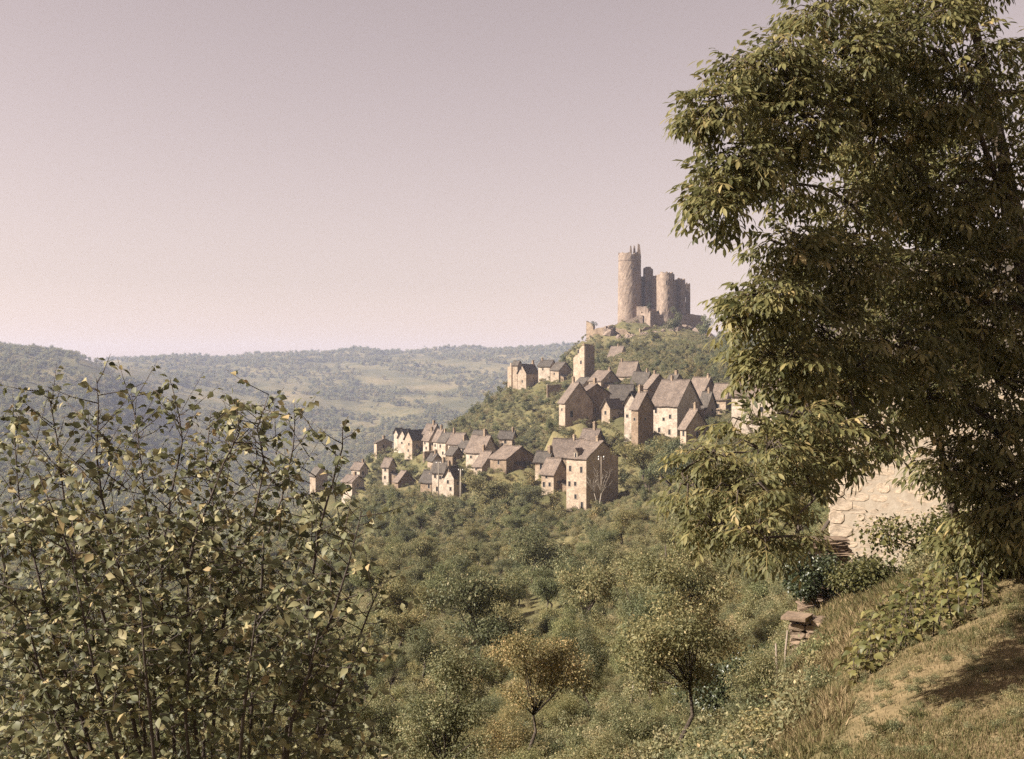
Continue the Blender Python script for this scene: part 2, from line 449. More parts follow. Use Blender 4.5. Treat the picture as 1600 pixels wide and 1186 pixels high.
def solve_house(h):
    uL, uC, uR, vb, ve, vr, d, t, g = h[:9]
    t = R(t)
    C = at(uC, vb, d)
    a = Vector((-math.cos(t), math.sin(t), 0)); b = Vector((math.sin(t), math.cos(t), 0))
    kL, kR = (uL - U0) / F, (uR - U0) / F
    sL = (C.x - kL * d) / (math.cos(t) + kL * math.sin(t))
    sR = (kR * d - C.x) / max(0.05, (math.sin(t) - kR * math.cos(t)))
    sL = min(max(sL, 2.0), 20); sR = min(max(sR, 3.0), 17)
    return C, a, b, sL, sR
SOLVED = {k: solve_house(h) for k, h in H.items()}

# ------------------------------------------------------------------ terrain
TU = np.array([-800, -200, 100, 300, 450, 600, 800, 1000, 1150, 1300, 1450, 1600, 2400], float)
TD = np.array([2, 5, 8, 14, 22, 35, 60, 100, 160, 230, 300, 380, 450, 520, 600, 680, 800, 1000, 1300, 1700, 2200, 2700, 3000, 3400, 4500], float)
TZ = np.array([
 # 2     5     8    14    22    35    60   100   160   230   300   380   450   520   600   680   800  1000  1300  1700  2200  2700  3000  3400  4500
 [-2.4,-3.6,-4.8,-7.0,-9.5, -13,  -20,  -30,  -42,  -52,  -60,  -66,  -70,  -74,  -74,  -70,  -55,  -20,   60,  120,  110,   90,   80,   70,   60],
 [-2.4,-3.6,-4.8,-7.0,-9.5, -13,  -20,  -30,  -42,  -52,  -60,  -68,  -74,  -78,  -82,  -84,  -78,  -56,    8,   66,   62,   58,   55,   50,   50],
 [-2.4,-3.6,-4.8,-7.0,-9.5, -13,  -20,  -30,  -41,  -50,  -58,  -66,  -72,  -78,  -84,  -88,  -88,  -76,  -28,   36,   34,   36,   40,   40,   40],
 [-2.3,-3.5,-4.7,-6.8,-9.2, -13,  -20,  -30,  -40,  -49,  -56,  -63,  -69,  -75,  -82,  -88,  -95, -102,  -92,  -50,    8,   46,   46,   44,   40],
 [-2.2,-3.3,-4.4,-6.3,-8.6,-12.2,-18.5,-27,  -36,  -43,  -49,  -55,  -61,  -68,  -77,  -86,  -97, -108, -106,  -72,  -12,   48,   62,   58,   50],
 [-2.1,-3.0,-4.0,-5.6,-7.6,-10.4,-14.8,-20, -25.2, -29,  -32,  -35,  -37,  -46,  -62,  -78,  -98, -112, -108,  -74,  -14,   46,   70,   68,   60],
 [-2.0,-2.8,-3.7,-5.3,-7.3,-10.2,-14.6,-19.6,-25,  -29,  -29,  -22,  -8,   -8,  -30,  -55,  -85, -108, -104,  -64,   -2,   58,   82,   80,   70],
 [-1.9,-2.5,-3.3,-5.0,-6.7,-9.1, -12.8,-16.6,-19.8,-21.5,-15,  -1,   6,   14,   23,   30,    5,  -50,  -70,  -35,   28,   76,  100,   96,   80],
 [-1.9,-2.3,-3.0,-4.5,-6.4,-8.8,-11.8,-13.4,-14,  -12,   -7,   0,    8,   15,   20,   18,   -5,  -50,  -65,  -20,   40,   85,  104,  100,   80],
 [-1.9,-2.15,-2.5,-3.3,-4.5,-6.2, -8,   -9,   -8,   -6,   -2,   4,    9,   11,    8,    0,  -20,  -50,  -55,  -10,   50,   90,  106,  100,   80],
 [-1.9,-2.05,-2.2,-2.5,-3.7,-5.6,-6,  -5,   -3,    0,    4,   8,   10,   10,    5,    0,  -20,  -50,  -50,    0,   60,   95,  106,  100,   80],
 [-1.9,-1.98,-2.05,-2.0,-2.8,-4.2,  -3,    1,    4,    8,   10,  12,   12,   10,    5,    0,  -20,  -45,  -45,    5,   60,   95,  106,  100,   80],
 [-1.8,-1.8,-1.7,-1.4,-0.8,  1,    4,    8,   12,   16,   20,  22,   20,   15,   10,    0,  -20,  -40,  -40,   10,   60,   95,  106,  100,   80],
])
LTD = np.log(TD); TTH = np.arctan((TU - U0) / F)

def hermite(x, xs):
    """1-D Catmull-Rom weights: index and four weights on a non-uniform knot vector"""
    x = np.clip(x, xs[0], xs[-1])
    i = np.clip(np.searchsorted(xs, x) - 1, 0, len(xs) - 2)
    t = (x - xs[i]) / (xs[i + 1] - xs[i])
    return i, t

def interp_axis(Z, xs, x):
    """Z (..., n) sampled by per-point x with finite-difference hermite; Z shape (P, n)"""
    i, t = hermite(x, xs)
    P = np.arange(len(x))
    def val(j): return Z[P, np.clip(j, 0, len(xs) - 1)]
    def slope(j):
        jm, jp = np.clip(j - 1, 0, len(xs) - 1), np.clip(j + 1, 0, len(xs) - 1)
        return (Z[P, jp] - Z[P, jm]) / (xs[jp] - xs[jm])
    h = xs[i + 1] - xs[i]
    y0, y1, m0, m1 = val(i), val(i + 1), slope(i) * h * 0.75, slope(i + 1) * h * 0.75
    t2, t3 = t * t, t * t * t
    return (2*t3 - 3*t2 + 1) * y0 + (t3 - 2*t2 + t) * m0 + (-2*t3 + 3*t2) * y1 + (t3 - t2) * m1

def vnoise(x, y, seed):
    """smooth value noise"""
    r = np.random.default_rng(seed); T = r.random((64, 64)) * 2 - 1
    xi, yi = np.floor(x).astype(int), np.floor(y).astype(int)
    fx, fy = x - xi, y - yi
    fx, fy = fx*fx*(3-2*fx), fy*fy*(3-2*fy)
    g = lambda a, b: T[a % 64, b % 64]
    return (g(xi, yi)*(1-fx)*(1-fy) + g(xi+1, yi)*fx*(1-fy) + g(xi, yi+1)*(1-fx)*fy + g(xi+1, yi+1)*fx*fy)

def base_z(x, y):
    x = np.asarray(x, float); y = np.asarray(y, float)
    d = np.maximum(np.hypot(x, y), 1.5)
    th = np.clip(np.arctan2(x, y), TTH[0], TTH[-1])
    dep = np.where(y > 0.2 * d, np.maximum(y, 1.5), d)      # rows are measured as depth along the view
    ld = np.log(dep)
    n = len(x)
    rows = np.empty((n, len(TU)))
    for j in range(len(TU)):
        rows[:, j] = interp_axis(np.broadcast_to(TZ[j], (n, len(TD))), LTD, ld)
    z = interp_axis(rows, TTH, th)
    amp = np.clip((d - 6) / 20, 0, 1)
    z = z + amp * (0.25 * vnoise(x / 3.1, y / 3.1, 1) + np.clip(d / 150, 0, 1) * 1.2 * vnoise(x / 14, y / 14, 2)
                   + np.clip((d - 500) / 900, 0, 1) * (9 * vnoise(x / 130 + 7, y / 130, 3) + 4 * vnoise(x / 50, y / 50, 4)))
    return z

# places whose ground height is known: (u, v, depth, spread in metres)
ANCH = [(916, 531, 640, 12), (940, 528, 646, 12), (960, 514, 655, 10), (985, 504, 664, 9), (1010, 503, 666, 9),
        (1040, 505, 670, 10), (1070, 506, 672, 10), (1095, 514, 668, 10), (1110, 524, 662, 10), (1130, 538, 655, 14),
        (1000, 530, 620, 16), (1050, 540, 600, 16), (960, 545, 590, 14), (895, 545, 620, 14), (900, 560, 540, 16),
        (1030, 512, 652, 8), (1330, 938, 30, 2.5), (1297, 945, 30, 2.5)]
AP = [(at(u, v, d), s) for (u, v, d, s) in ANCH]
for k, (C, a, b, sL, sR) in SOLVED.items():
    AP.append((C + a * (sL * .5), max(6, sL * .7)))
    p = C + b * (sR * .5); AP.append((Vector((p.x, p.y, C.z + 0.6)), max(6, sR * .7)))
AX = np.array([p.x for p, s in AP]); AY = np.array([p.y for p, s in AP]); AZ = np.array([p.z for p, s in AP]); AS = np.array([s for p, s in AP])
ADELTA = AZ - base_z(AX, AY)

def ground_z(x, y):
    x = np.atleast_1d(np.asarray(x, float)); y = np.atleast_1d(np.asarray(y, float))
    z = base_z(x, y)
    num = np.zeros_like(z); den = np.zeros_like(z); pk = np.zeros_like(z)
    for i in range(len(AX)):
        q = ((x - AX[i]) ** 2 + (y - AY[i]) ** 2) / (AS[i] ** 2)
        w = np.exp(-q)
        num += w * w * ADELTA[i]; den += w * w; pk = np.maximum(pk, w)
    return z + np.where(den > 1e-12, num / np.maximum(den, 1e-12), 0) * np.minimum(1, pk * 1.3)
def gz(x, y): return float(ground_z([x], [y])[0])

def build_ground():
    th = np.concatenate([np.linspace(-110, -30, 60, endpoint=False), np.linspace(-30, 30, 380, endpoint=False), np.linspace(30, 110, 61)])
    th = np.radians(th)
    ds = np.concatenate([np.exp(np.linspace(math.log(1.5), math.log(900), 300, endpoint=False)), np.exp(np.linspace(math.log(900), math.log(4400), 90))])
    TH, D = np.meshgrid(th, ds)
    X, Y = (D * np.sin(TH)).ravel(), (D * np.cos(TH)).ravel()
    Z = ground_z(X, Y)
    nt_, nd = len(th), len(ds)
    idx = np.arange(nt_ * nd).reshape(nd, nt_)
    q = np.stack([idx[:-1, :-1], idx[:-1, 1:], idx[1:, 1:], idx[1:, :-1]], -1).reshape(-1, 4)[:, ::-1]
    me = np_mesh('hillside', np.stack([X, Y, Z], 1), [q], mat=M['ground'], smooth=True)
    u = U0 + F * X / np.maximum(Y, 0.5)
    turf = np.clip((u - 1240 - 50 * vnoise(X / 1.3, Y / 1.3, 9)) / 120, 0, 1) * np.clip((17 - Y) / 4, 0, 1) * (Y > 0)
    a = me.attributes.new('turf', 'FLOAT', 'POINT'); a.data.foreach_set('value', turf.astype(np.float32))
    o = link('hillside', me)
    tag(o, kind='structure')
build_ground()

# ------------------------------------------------------------------ house builder
def roof_mesh(mb, o, e1, e2, L1, L2, ze, zr, over, th, seed):
    """two slopes of a gable roof; ridge along e1 at L2/2. slightly sagging and uneven"""
    rr = random.Random(seed)
    n1, n2 = max(4, int(L1 / 1.2)), 4
    slope = (zr - ze) / (L2 / 2)
    jr = [rr.uniform(-.08, .08) for _ in range(n1 + 1)]
    for side in (0, 1):
        top = []
        for i in range(n1 + 1):
            s = -over + (L1 + 2 * over) * i / n1
            sag = -0.10 * math.sin(math.pi * i / n1) + jr[i]
            for j in range(n2 + 1):
                f = j / n2                       # 0 ridge, 1 eave
                dist = (L2 / 2 + over) * f
                q = L2 / 2 + dist * (1 if side else -1)
                z = zr - slope * dist + sag * (1 - .5 * f) + (rr.uniform(-.09, .09) if 0 < j else 0)
                top.append(o + e1 * s + e2 * q + Vector((0, 0, z + th)))
        w = n2 + 1
        n = len(top)
        pts = top + [p - Vector((0, 0, th)) for p in top]
        fs = []
        for i in range(n1):
            for j in range(n2):
                a, b, c, d = i*w+j, i*w+j+1, (i+1)*w+j+1, (i+1)*w+j
                f = (a, b, c, d) if side else (d, c, b, a)
                fs.append(f); fs.append(tuple(n + k for k in reversed(f)))
        edge = [i*w+n2 for i in range(n1+1)]
        for a, b in zip(edge, edge[1:]): fs.append((a, n+a, n+b, b))
        for i in (0, n1):
            e = [i*w+j for j in range(w)]
            for a, b in zip(e, e[1:]): fs.append((a, b, n+b, n+a))
        mb.poly(pts, fs)

def window(parent, off, C, e, nrm, s, zc, w, h, shutter=False):
    """stone surround standing proud of the wall with a dark pane set back inside it"""
    o = C + e * s
    m = MB(); fw = 0.09
    m.box(o, e, nrm, -w/2 - fw, w/2 + fw, 0.0, 0.055, zc + h/2, zc + h/2 + fw)
    m.box(o, e, nrm, -w/2 - fw, w/2 + fw, 0.0, 0.05, zc - h/2 - fw, zc - h/2)
    m.box(o, e, nrm, -w/2 - fw, -w/2, 0.0, 0.05, zc - h/2 + .003, zc + h/2 - .003)
    m.box(o, e, nrm, w/2, w/2 + fw, 0.0, 0.09, zc - h/2 + .003, zc + h/2 - .003)
    wo_ = m.build('window', M['trim'], parent, off)
    p = MB(); p.box(o, e, nrm, -w/2 + .004, w/2 - .004, 0.0, 0.02, zc - h/2 + .004, zc + h/2 - .004)
    pa = link('pane', p.mesh('pane', M['pane'], off), wo_)
    return wo_

def chimney(parent_roof, off, p, h, w=0.55):
    m = MB(); e1, e2 = Vector((.8, .6, 0)), Vector((-.6, .8, 0))
    m.box(p, e1, e2, -w/2, w/2, -w*.6, w*.6, -1.2, h, 0.02)
    m.box(p, e1, e2, -w/2 - .08, w/2 + .08, -w*.6 - .08, w*.6 + .08, h, h + .15)
    m.box(p, e1, e2, -w/2 + .08, w/2 - .08, -w*.4, w*.4, h + .15, h + .4, 0.02)
    return link('chimney', m.mesh('chimney', M['wall2'], off), parent_roof)

EXTRA = {  # windows in photo pixels on the lit left wall (u, v, w, h) / right wall; chimneys (u, v_top, v_foot)
 'h20': dict(L=[(891, 732, 2.2, 11), (908.5, 734, 2.2, 12), (890, 756, 2, 10), (899, 756, 2, 8), (899.5, 776, 3, 9), (909.5, 790, 3, 14)], R=[(938, 728, 3, 5)], ch=[(934, 688, 697)]),
 'h19': dict(L=[(854, 744, 1.8, 9), (850, 757, 1.8, 10), (859, 757, 1.8, 8)], R=[]),
 'h17': dict(L=[(845.5, 729, 2, 12), (852, 729, 1.6, 8)]),
 'h34': dict(L=[(985, 617, 1.6, 6), (980, 650, 1.6, 6), (990, 668, 1.6, 6)]),
 'h35': dict(L=[(991.5, 655, 1.5, 6)], R=[(1008, 655, 1.6, 6)]),
 'h36': dict(L=[(1025, 641, 2.2, 11), (1047, 651, 2, 8), (1046, 675, 2.2, 10), (1030, 672, 2, 9), (1037, 655, 1.6, 6)], ch=[(1050, 593, 616)]),
 'h37': dict(L=[(1080, 639, 2, 5)], ch=[(1108, 585, 600), (1116, 588, 598)]),
 'h38': dict(L=[(1122, 634, 1.8, 7)]),
 'h39': dict(L=[(1068, 677, 1.8, 11)]),
 'h22c': dict(L=[(814, 576, 1.4, 5), (816, 596, 1.4, 5)]),
 'h4': dict(L=[(602, 734, 1.6, 6), (601.5, 746, 1.6, 6)]),
 'h7b': dict(L=[(628, 692, 1.3, 4)]), 'h7c': dict(L=[(639, 694, 1.5, 5), (638, 704, 1.4, 5)]), 'h7a': dict(L=[]),
 'h8': dict(L=[(664, 692, 1.4, 5), (666, 700, 1.4, 5)]), 'h9': dict(L=[(680, 696, 1.4, 5)]),
 'h10': dict(L=[(688, 697, 1.5, 6), (692, 708, 1.5, 6)], ch=[(690, 680, 690)]),
 'h11': dict(L=[(703, 701, 1.5, 6), (709, 701, 1.5, 6), (706, 711, 1.5, 5)]),
 'h12': dict(L=[(736, 714, 1.6, 5)], R=[(762, 718, 1.8, 5)]),
 'h16a': dict(L=[(680, 744, 1.8, 7), (688, 746, 1.8, 7), (683, 764, 2, 9)], ch=[(693, 719, 735)]),
 'h16b': dict(L=[(700, 753, 1.8, 7), (704, 764, 1.8, 7)], R=[(715, 755, 1.8, 6)]),
 'h2': dict(L=[(543, 760, 1.5, 6)], R=[(559, 758, 1.4, 4)]), 'h3': dict(L=[(554, 739, 1.3, 4)], ch=[(572, 719, 726)]),
 'h26': dict(L=[(878, 640, 1.2, 5)], R=[(893, 647, 4.5, 13)]), 'h27': dict(L=[(906, 634, 1.2, 5)], R=[(930, 640, 2, 7)]),
 'h28': dict(L=[(946, 645, 1.6, 7)]), 'h29': dict(L=[(929, 600, 1.3, 4)], R=[(953, 590, 1.5, 5)]),
 'h30': dict(L=[(956, 564, 1.2, 4)], ch=[(966, 537, 547)]), 'h31': dict(L=[(978, 592, 1.3, 4)], ch=[(966, 566, 575)]),
 'h32': dict(ch=[(1011, 590, 599)]), 'h33': dict(R=[(1030, 600, 1.5, 4)], ch=[(1011, 588, 600)]),
 'h23': dict(L=[(848, 577, 1.2, 4)], ch=[(844, 565, 571)]), 'h24': dict(L=[(866, 584, 1.3, 4)]), 'h14': dict(ch=[(808, 673, 684)]), 'h13': dict(R=[(815, 722, 2, 5)]),
 'h40': dict(L=[(1165, 640, 3, 10), (1190, 640, 3, 10), (1178, 660, 3, 9)], ch=[(1200, 584, 596)]),
}
HOUSE_RECT = []
LEANTO = ('h2', 'h4', 'h8', 'h11', 'h12', 'h13', 'h19', 'h24', 'h29', 'h31', 'h33', 'h37', 'h36')
def build_house(k):
    uL, uC, uR, vb, ve, vr, d, t, g, wm, rm = H[k]
    C, a, b, sL, sR = SOLVED[k]
    HOUSE_RECT.append((uL, uR, min(ve, vr), vb, d, C + a * (sL / 2) + b * (sR / 2), max(sL, sR) * .58))
    root = empty('stone_house', C)
    root['label'] = LABEL[k]; root['category'] = 'house'; root['group'] = 'stone houses of the hill village'
    ze = (vb - ve) / F * d
    if g in 'RF': e1, e2, L1, L2 = a, b, sL, sR
    else: e1, e2, L1, L2 = b, a, sR, sL
    mid = C + e2 * (L2 / 2)
    zr = (V0 - vr) / F * mid.y - C.z
    zr = max(zr, ze + L2 * 0.22); zr = min(zr, ze + L2 * 0.75)
    if g == 'F': zr = ze + 0.1
    up = lambda z: Vector((0, 0, z))
    # wall: prism with gabled ends, footing below ground
    m = MB(); pts = []
    zb = -3.0
    for s in (0, L1):
        o = C + e1 * s
        pts += [o + up(zb), o + e2 * L2 + up(zb), o + e2 * L2 + up(ze), o + e2 * (L2 / 2) + up(zr), o + up(ze)]
    fs = [(0, 4, 3, 2, 1), (5, 6, 7, 8, 9), (0, 5, 9, 4), (1, 2, 7, 6), (4, 9, 8, 3), (3, 8, 7, 2), (0, 1, 6, 5)]
    m.poly(pts, fs)
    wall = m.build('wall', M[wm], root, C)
    rf = None
    if g != 'F':
        m = MB(); roof_mesh(m, C, e1, e2, L1, L2, ze + .02, zr + .02, 0.42, 0.17, hash(k) % 1000 if False else sum(map(ord, k)))
        rf = m.build('roof', M[rm], root, C)
        m = MB()
        n = max(3, int(L1 / .9))
        for i in range(n):
            s0 = -0.4 + (L1 + .8) * i / n; s1 = -0.4 + (L1 + .8) * (i + 1) / n - .03
            sag = -0.10 * math.sin(math.pi * (i + .5) / n)
            m.box(C + e2 * (L2 / 2), e1, e2, s0, s1, -.2, .2, zr + .12 + sag, zr + .30 + sag, .02)
        link('ridge_cap', m.mesh('ridge_cap', M[rm], C), rf)
    else:                                              # ruined top: broken merlons of masonry
        m = MB()
        n = max(3, int(L2 / .8))
        for i in range(n):
            m.box(C, e1, e2, 0.05, 0.7, L2 * i / n + .02, L2 * (i + 1) / n - .02, ze - .3, ze + random.uniform(.1, 1.6), .05)
        link('broken_top', m.mesh('broken_top', M[wm], C), wall)
    ex = EXTRA.get(k, {})
    nL = Vector((-b.x, -b.y, 0)); nR = Vector((-a.x, -a.y, 0))
    for side, e, nrm in (('L', a, nL), ('R', b, nR)):
        for (u, v, w, h) in ex.get(side, []):
            kk = (u - U0) / F
            den = (e.x - kk * e.y)
            s = (kk * C.y - C.x) / den
            s = min(max(s, .5), (sL if side == 'L' else sR) - .5)
            p = C + e * s
            zc = (V0 - v) / F * p.y - C.z
            hh = h / F * p.y * .8
            window(root, C, C, e, nrm, s, zc, max(.55, min(1.1, w / F * p.y * 1.15)) if hh < 2.6 or k != 'h26' else 1.1, hh)
    for (u, vt, vf) in ex.get('ch', []):
        # stands on the ridge line at the place where the photograph shows it
        kk = (u - U0) / F; o = C + e2 * (L2 / 2)
        den = (e1.x - kk * e1.y)
        s = (kk * o.y - o.x) / den if abs(den) > 1e-3 else 0.5
        s = min(max(s, .4), L1 - .4)
        p = o + e1 * s
        zt = (V0 - vt) / F * p.y - C.z
        chimney(rf, C, p + up(zr), max(.8, min(3.2, zt - zr - .4)))
    rh = random.Random(sum(map(ord, k)) * 7 + 1)
    for side, e, nrm, S in (('L', a, nL, sL), ('R', b, nR, sR)):
        if ex.get(side) or g == 'F' or ze < 2.2 or S < 3: continue
        for q in range(rh.randint(1, 2 if S < 7 else 3)):
            window(root, C, C, e, nrm, S * (.22 + .5 * rh.random()) if q == 0 else S * (.55 + .3 * rh.random()), ze * (.62 - .28 * q) + rh.uniform(-.2, .2), rh.uniform(.5, .75), rh.uniform(.7, 1.15))
    if rf is not None and not ex.get('ch') and rh.random() < .65:
        chimney(rf, C, C + e2 * (L2 / 2) + e1 * (L1 * rh.choice((.06, .3, .9))) + up(zr), rh.uniform(.7, 1.5), rh.uniform(.5, .8))
    if k in LEANTO:                                    # low lean-to against the shaded wall
        w_, dp, hh = sR * rh.uniform(.4, .6), rh.uniform(1.8, 2.6), ze * rh.uniform(.35, .5)
        s0 = sR * rh.uniform(.05, .35); o = C + b * s0
        m = MB(); m.poly([o + up(zb), o + b * w_ + up(zb), o + b * w_ + nR * dp + up(zb), o + nR * dp + up(zb), o + up(hh + .8), o + b * w_ + up(hh + .8), o + b * w_ + nR * dp + up(hh), o + nR * dp + up(hh)],
                         [(0, 1, 5, 4), (1, 2, 6, 5), (2, 3, 7, 6), (3, 0, 4, 7), (4, 5, 6, 7)])
        lt = m.build('lean_to', M['wall2'], root, C)
        m = MB(); ov = .25
        p4 = [o - b * ov + up(hh + .85), o + b * (w_ + ov) + up(hh + .85), o + b * (w_ + ov) + nR * (dp + ov) + up(hh - .02), o - b * ov + nR * (dp + ov) + up(hh - .02)]
        m.box8(p4 + [p + up(.14) for p in p4]); link('lean_to_roof', m.mesh('lean_to_roof', M['roof2'], C), lt)
    if k == 'h20':                                     # stone dormer and the slim door
        s = (sL) * .52
        o = C + a * s
        m = MB(); m.box(o, a, nL, -.45, .45, -1.6, .06, ze - .3, ze + 1.1)
        dm = m.build('dormer', M['trim'], root, C)
        m = MB(); m.poly([o + nL * .2 + a * .6 + up(ze + 1.1), o + nL * .2 - a * .6 + up(ze + 1.1), o + nL * .2 + up(ze + 1.9),
                          o - nL * 1.9 + a * .6 + up(ze + 1.1), o - nL * 1.9 - a * .6 + up(ze + 1.1), o - nL * 1.9 + up(ze + 1.9)],
                         [(0, 1, 2), (5, 4, 3), (0, 2, 5, 3), (1, 4, 5, 2), (0, 3, 4, 1)])
        link('dormer_roof', m.mesh('dormer_roof', M['roof'], C), dm)
        m = MB(); m.box(o, a, nL, -.2, .2, .06, .09, ze + .0, ze + .9)
        link('dormer_window', m.mesh('dormer_window', M['pane'], C), dm)
    return root
for k in H: build_house(k)

# ------------------------------------------------------------------ castle
def tower_mesh(cx, cy, r0, r1, z0, z1, n=40, rings=14, ragged=0.5, seed=1, wob=0.08):
    """tapering round tower, slightly uneven skin, ragged broken top, with thickness at the top"""
    rr = random.Random(seed); m = MB(); pts = []; fs = []
    top = [rr.uniform(-ragged, ragged * .3) for _ in range(n)]
    top = [(top[i] + top[(i + 1) % n]) / 2 for i in range(n)]
    for j in range(rings + 1):
        f = j / rings; r = r0 + (r1 - r0) * f
        for i in range(n):
            a = 2 * math.pi * i / n; q = r + rr.uniform(-wob, wob)
            z = z0 + (z1 - z0) * f + (top[i] if j == rings else 0)
            pts.append((cx + q * math.cos(a), cy + q * math.sin(a), z))
    for j in range(rings):
        for i in range(n):
            fs.append((j*n+i, j*n+(i+1) % n, (j+1)*n+(i+1) % n, (j+1)*n+i))
    b = len(pts)
    for i in range(n):
        a = 2 * math.pi * i / n; pts.append((cx + (r1 - 1.1) * math.cos(a), cy + (r1 - 1.1) * math.sin(a), z1 + top[i]))
    for i in range(n):
        a = 2 * math.pi * i / n; pts.append((cx + (r1 - 1.1) * math.cos(a), cy + (r1 - 1.1) * math.sin(a), z1 - 3))
    o = rings * n
    for i in range(n):
        k = (i + 1) % n
        fs.append((o+i, o+k, b+k, b+i)); fs.append((b+i, b+k, b+n+k, b+n+i))
    fs.append(tuple(b + n + i for i in range(n)))
    m.poly(pts, fs)
    return m

def wall_mesh(P, Q, z0, zt, thick, seed, ragged=.4, wob=.05):
    """masonry wall from P to Q with a ragged top; zt = (height at P, height at Q)"""
    rr = random.Random(seed); m = MB()
    P, Q = Vector((P[0], P[1], 0)), Vector((Q[0], Q[1], 0))
    e = (Q - P); L = e.length; e.normalize(); nrm = Vector((e.y, -e.x, 0))
    n = max(4, int(L / 1.1)); pts = []; fs = []
    for i in range(n + 1):
        s = L * i / n; zz = zt[0] + (zt[1] - zt[0]) * i / n + rr.uniform(-ragged, ragged * .3)
        w = rr.uniform(-wob, wob)
        p = P + e * s
        pts += [p + nrm * w + Vector((0, 0, z0)), p + nrm * (w * .5) + Vector((0, 0, zz)),
                p - nrm * thick + Vector((0, 0, zz - .1)), p - nrm * thick + Vector((0, 0, z0))]
    for i in range(n):
        for k in range(4):
            a, b = i*4+k, i*4+(k+1) % 4
            fs.append((a, a+4, b+4, b))
    fs.append((0, 1, 2, 3)); fs.append(tuple(n*4 + k for k in (3, 2, 1, 0)))
    m.poly(pts, fs)
    return m

def build_castle():
    D = 670.0
    X = lambda u, d=D: (u - U0) / F * d
    Z = lambda v, d=D: (V0 - v) / F * d
    org = at(1030, 503, D)
    root = empty('ruined_castle', org)
    tag(root, 'ruined stone castle with tall round keep on the hilltop above the village', 'castle')
    ms = M['castle']
    # the great keep
    kx, ky, kr = X(983.8), D, 6.45
    keep = tower_mesh(kx, ky, kr + .55, kr, Z(512), Z(396), 48, 26, 1.3, 3, .09).build('keep', ms, root, org)
    m = MB()
    for k in range(48):                                  # corbelled band under the parapet
        a = 2 * math.pi * k / 48; e = Vector((math.cos(a), math.sin(a), 0)); t = Vector((-e.y, e.x, 0))
        m.box(Vector((kx, ky, 0)), e, t, kr - .2, kr + .22, -.25, .25, Z(408.5), Z(407), .03)
    link('corbel_band', m.mesh('corbel_band', ms, org), keep)
    for (u, w, vt, vb, dy) in ((984.5, .7, 384.5, 397, -4.5), (990.3, .75, 384, 398, -3.5), (998, 1.2, 381, 402, -1.2), (1000, .7, 391, 404, 1.0), (995, .8, 394, 400, -2.8), (967.5, .6, 394, 398, -.5), (973, .8, 394.5, 398, -3.6)):
        m = MB(); p = Vector((X(u), ky + dy, 0))
        zb, zt = Z(vb), Z(vt)
        m.poly([p + Vector((-w, -.5, zb)), p + Vector((w, -.5, zb)), p + Vector((w, .6, zb)), p + Vector((-w, .6, zb)),
                p + Vector((-w*.55, -.4, zt)), p + Vector((w*.4, -.4, zt - .7)), p + Vector((w*.4, .5, zt - .8)), p + Vector((-w*.55, .5, zt))],
               [(0, 3, 2, 1), (4, 5, 6, 7), (0, 1, 5, 4), (1, 2, 6, 5), (2, 3, 7, 6), (3, 0, 4, 7)])
        link('broken_merlon', m.mesh('broken_merlon', ms, org), keep)
    for u in (985.4, 988.2):                             # paired windows
        a = math.asin((X(u) - kx) / kr); e = Vector((math.sin(a), -math.cos(a), 0)); t = Vector((e.y, -e.x, 0))
        m = MB(); m.box(Vector((kx, ky, 0)), t, e, -.32, .32, kr - .3, kr + .1, Z(423.4), Z(418.6))
        link('window', m.mesh('window', M['pane'], org), keep)
    for (u, v) in ((985, 440), (984, 465), (972, 452)):
        a = math.asin((X(u) - kx) / kr); e = Vector((math.sin(a), -math.cos(a), 0)); t = Vector((e.y, -e.x, 0))
        m = MB(); m.box(Vector((kx, ky, 0)), t, e, -.12, .12, kr - .3, kr + .2, Z(v + 2.5), Z(v - 2.5))
        link('arrow_slit', m.mesh('arrow_slit', M['pane'], org), keep)
    # curtain between keep and second tower
    wall_mesh((X(998), D + 3), (X(1012), D + 9), Z(512), (Z(430), Z(431)), 2.2, 5).build('curtain_wall', ms, root, org)
    # second tower, square with rounded cap
    def square_tower(u0, uc, u1, vt, vb, d, seed, cap=0, ragged=.5):
        h = (u0, uc, u1, vb, vt, vt, d, 55, 'F')
        C, a, b, sL, sR = solve_house(h)
        rr = random.Random(seed)
        m = MB(); e1, e2 = a, b
        n1, n2 = max(3, int(sL / .8)), max(3, int(sR / .8))
        z0, z1 = Z(512), Z(vt)
        m.box(C, e1, e2, 0, sL, 0, sR, z0 - C.z, z1 - C.z - .4, .0)
        t_ = m.build('tower', ms, root, org)
        m = MB()
        for i in range(n2):
            for (p, q) in ((0.03, .9), (sL - .9, sL - .03)):
                m.box(C, e1, e2, p, q, sR * i / n2 + .02, sR * (i + 1) / n2 - .02, z1 - C.z - .42, z1 - C.z + rr.uniform(-.2, ragged) + cap * math.sin(math.pi * (i + .5) / n2), .05)
        link('broken_parapet', m.mesh('broken_parapet', ms, org), t_)
        return t_, C, a, b, sL, sR
    square_tower(1006, 1008.5, 1020.5, 419, 500, D + 4, 11, 1.3)
    # lit curtain, then the big round tower of the south side
    wall_mesh((X(1018), D + 2), (X(1031), D - 9), Z(512), (Z(431), Z(429)), 2.0, 7).build('curtain_wall', ms, root, org)
    tw = tower_mesh(X(1038), D - 10, 4.1, 3.6, Z(512), Z(427), 36, 22, 1.6, 9, .09).build('tower', ms, root, org)
    square_tower(1042, 1045, 1054, 429, 500, D - 4, 14, .3)
    wall_mesh((X(1052), D - 2), (X(1063), D + 4), Z(512), (Z(436), Z(438)), 1.8, 8).build('curtain_wall', ms, root, org)
    tower_mesh(X(1064.5), D + 3, 2.9, 2.75, Z(512), Z(434), 28, 18, 1.8, 21, .08).build('tower', ms, root, org)
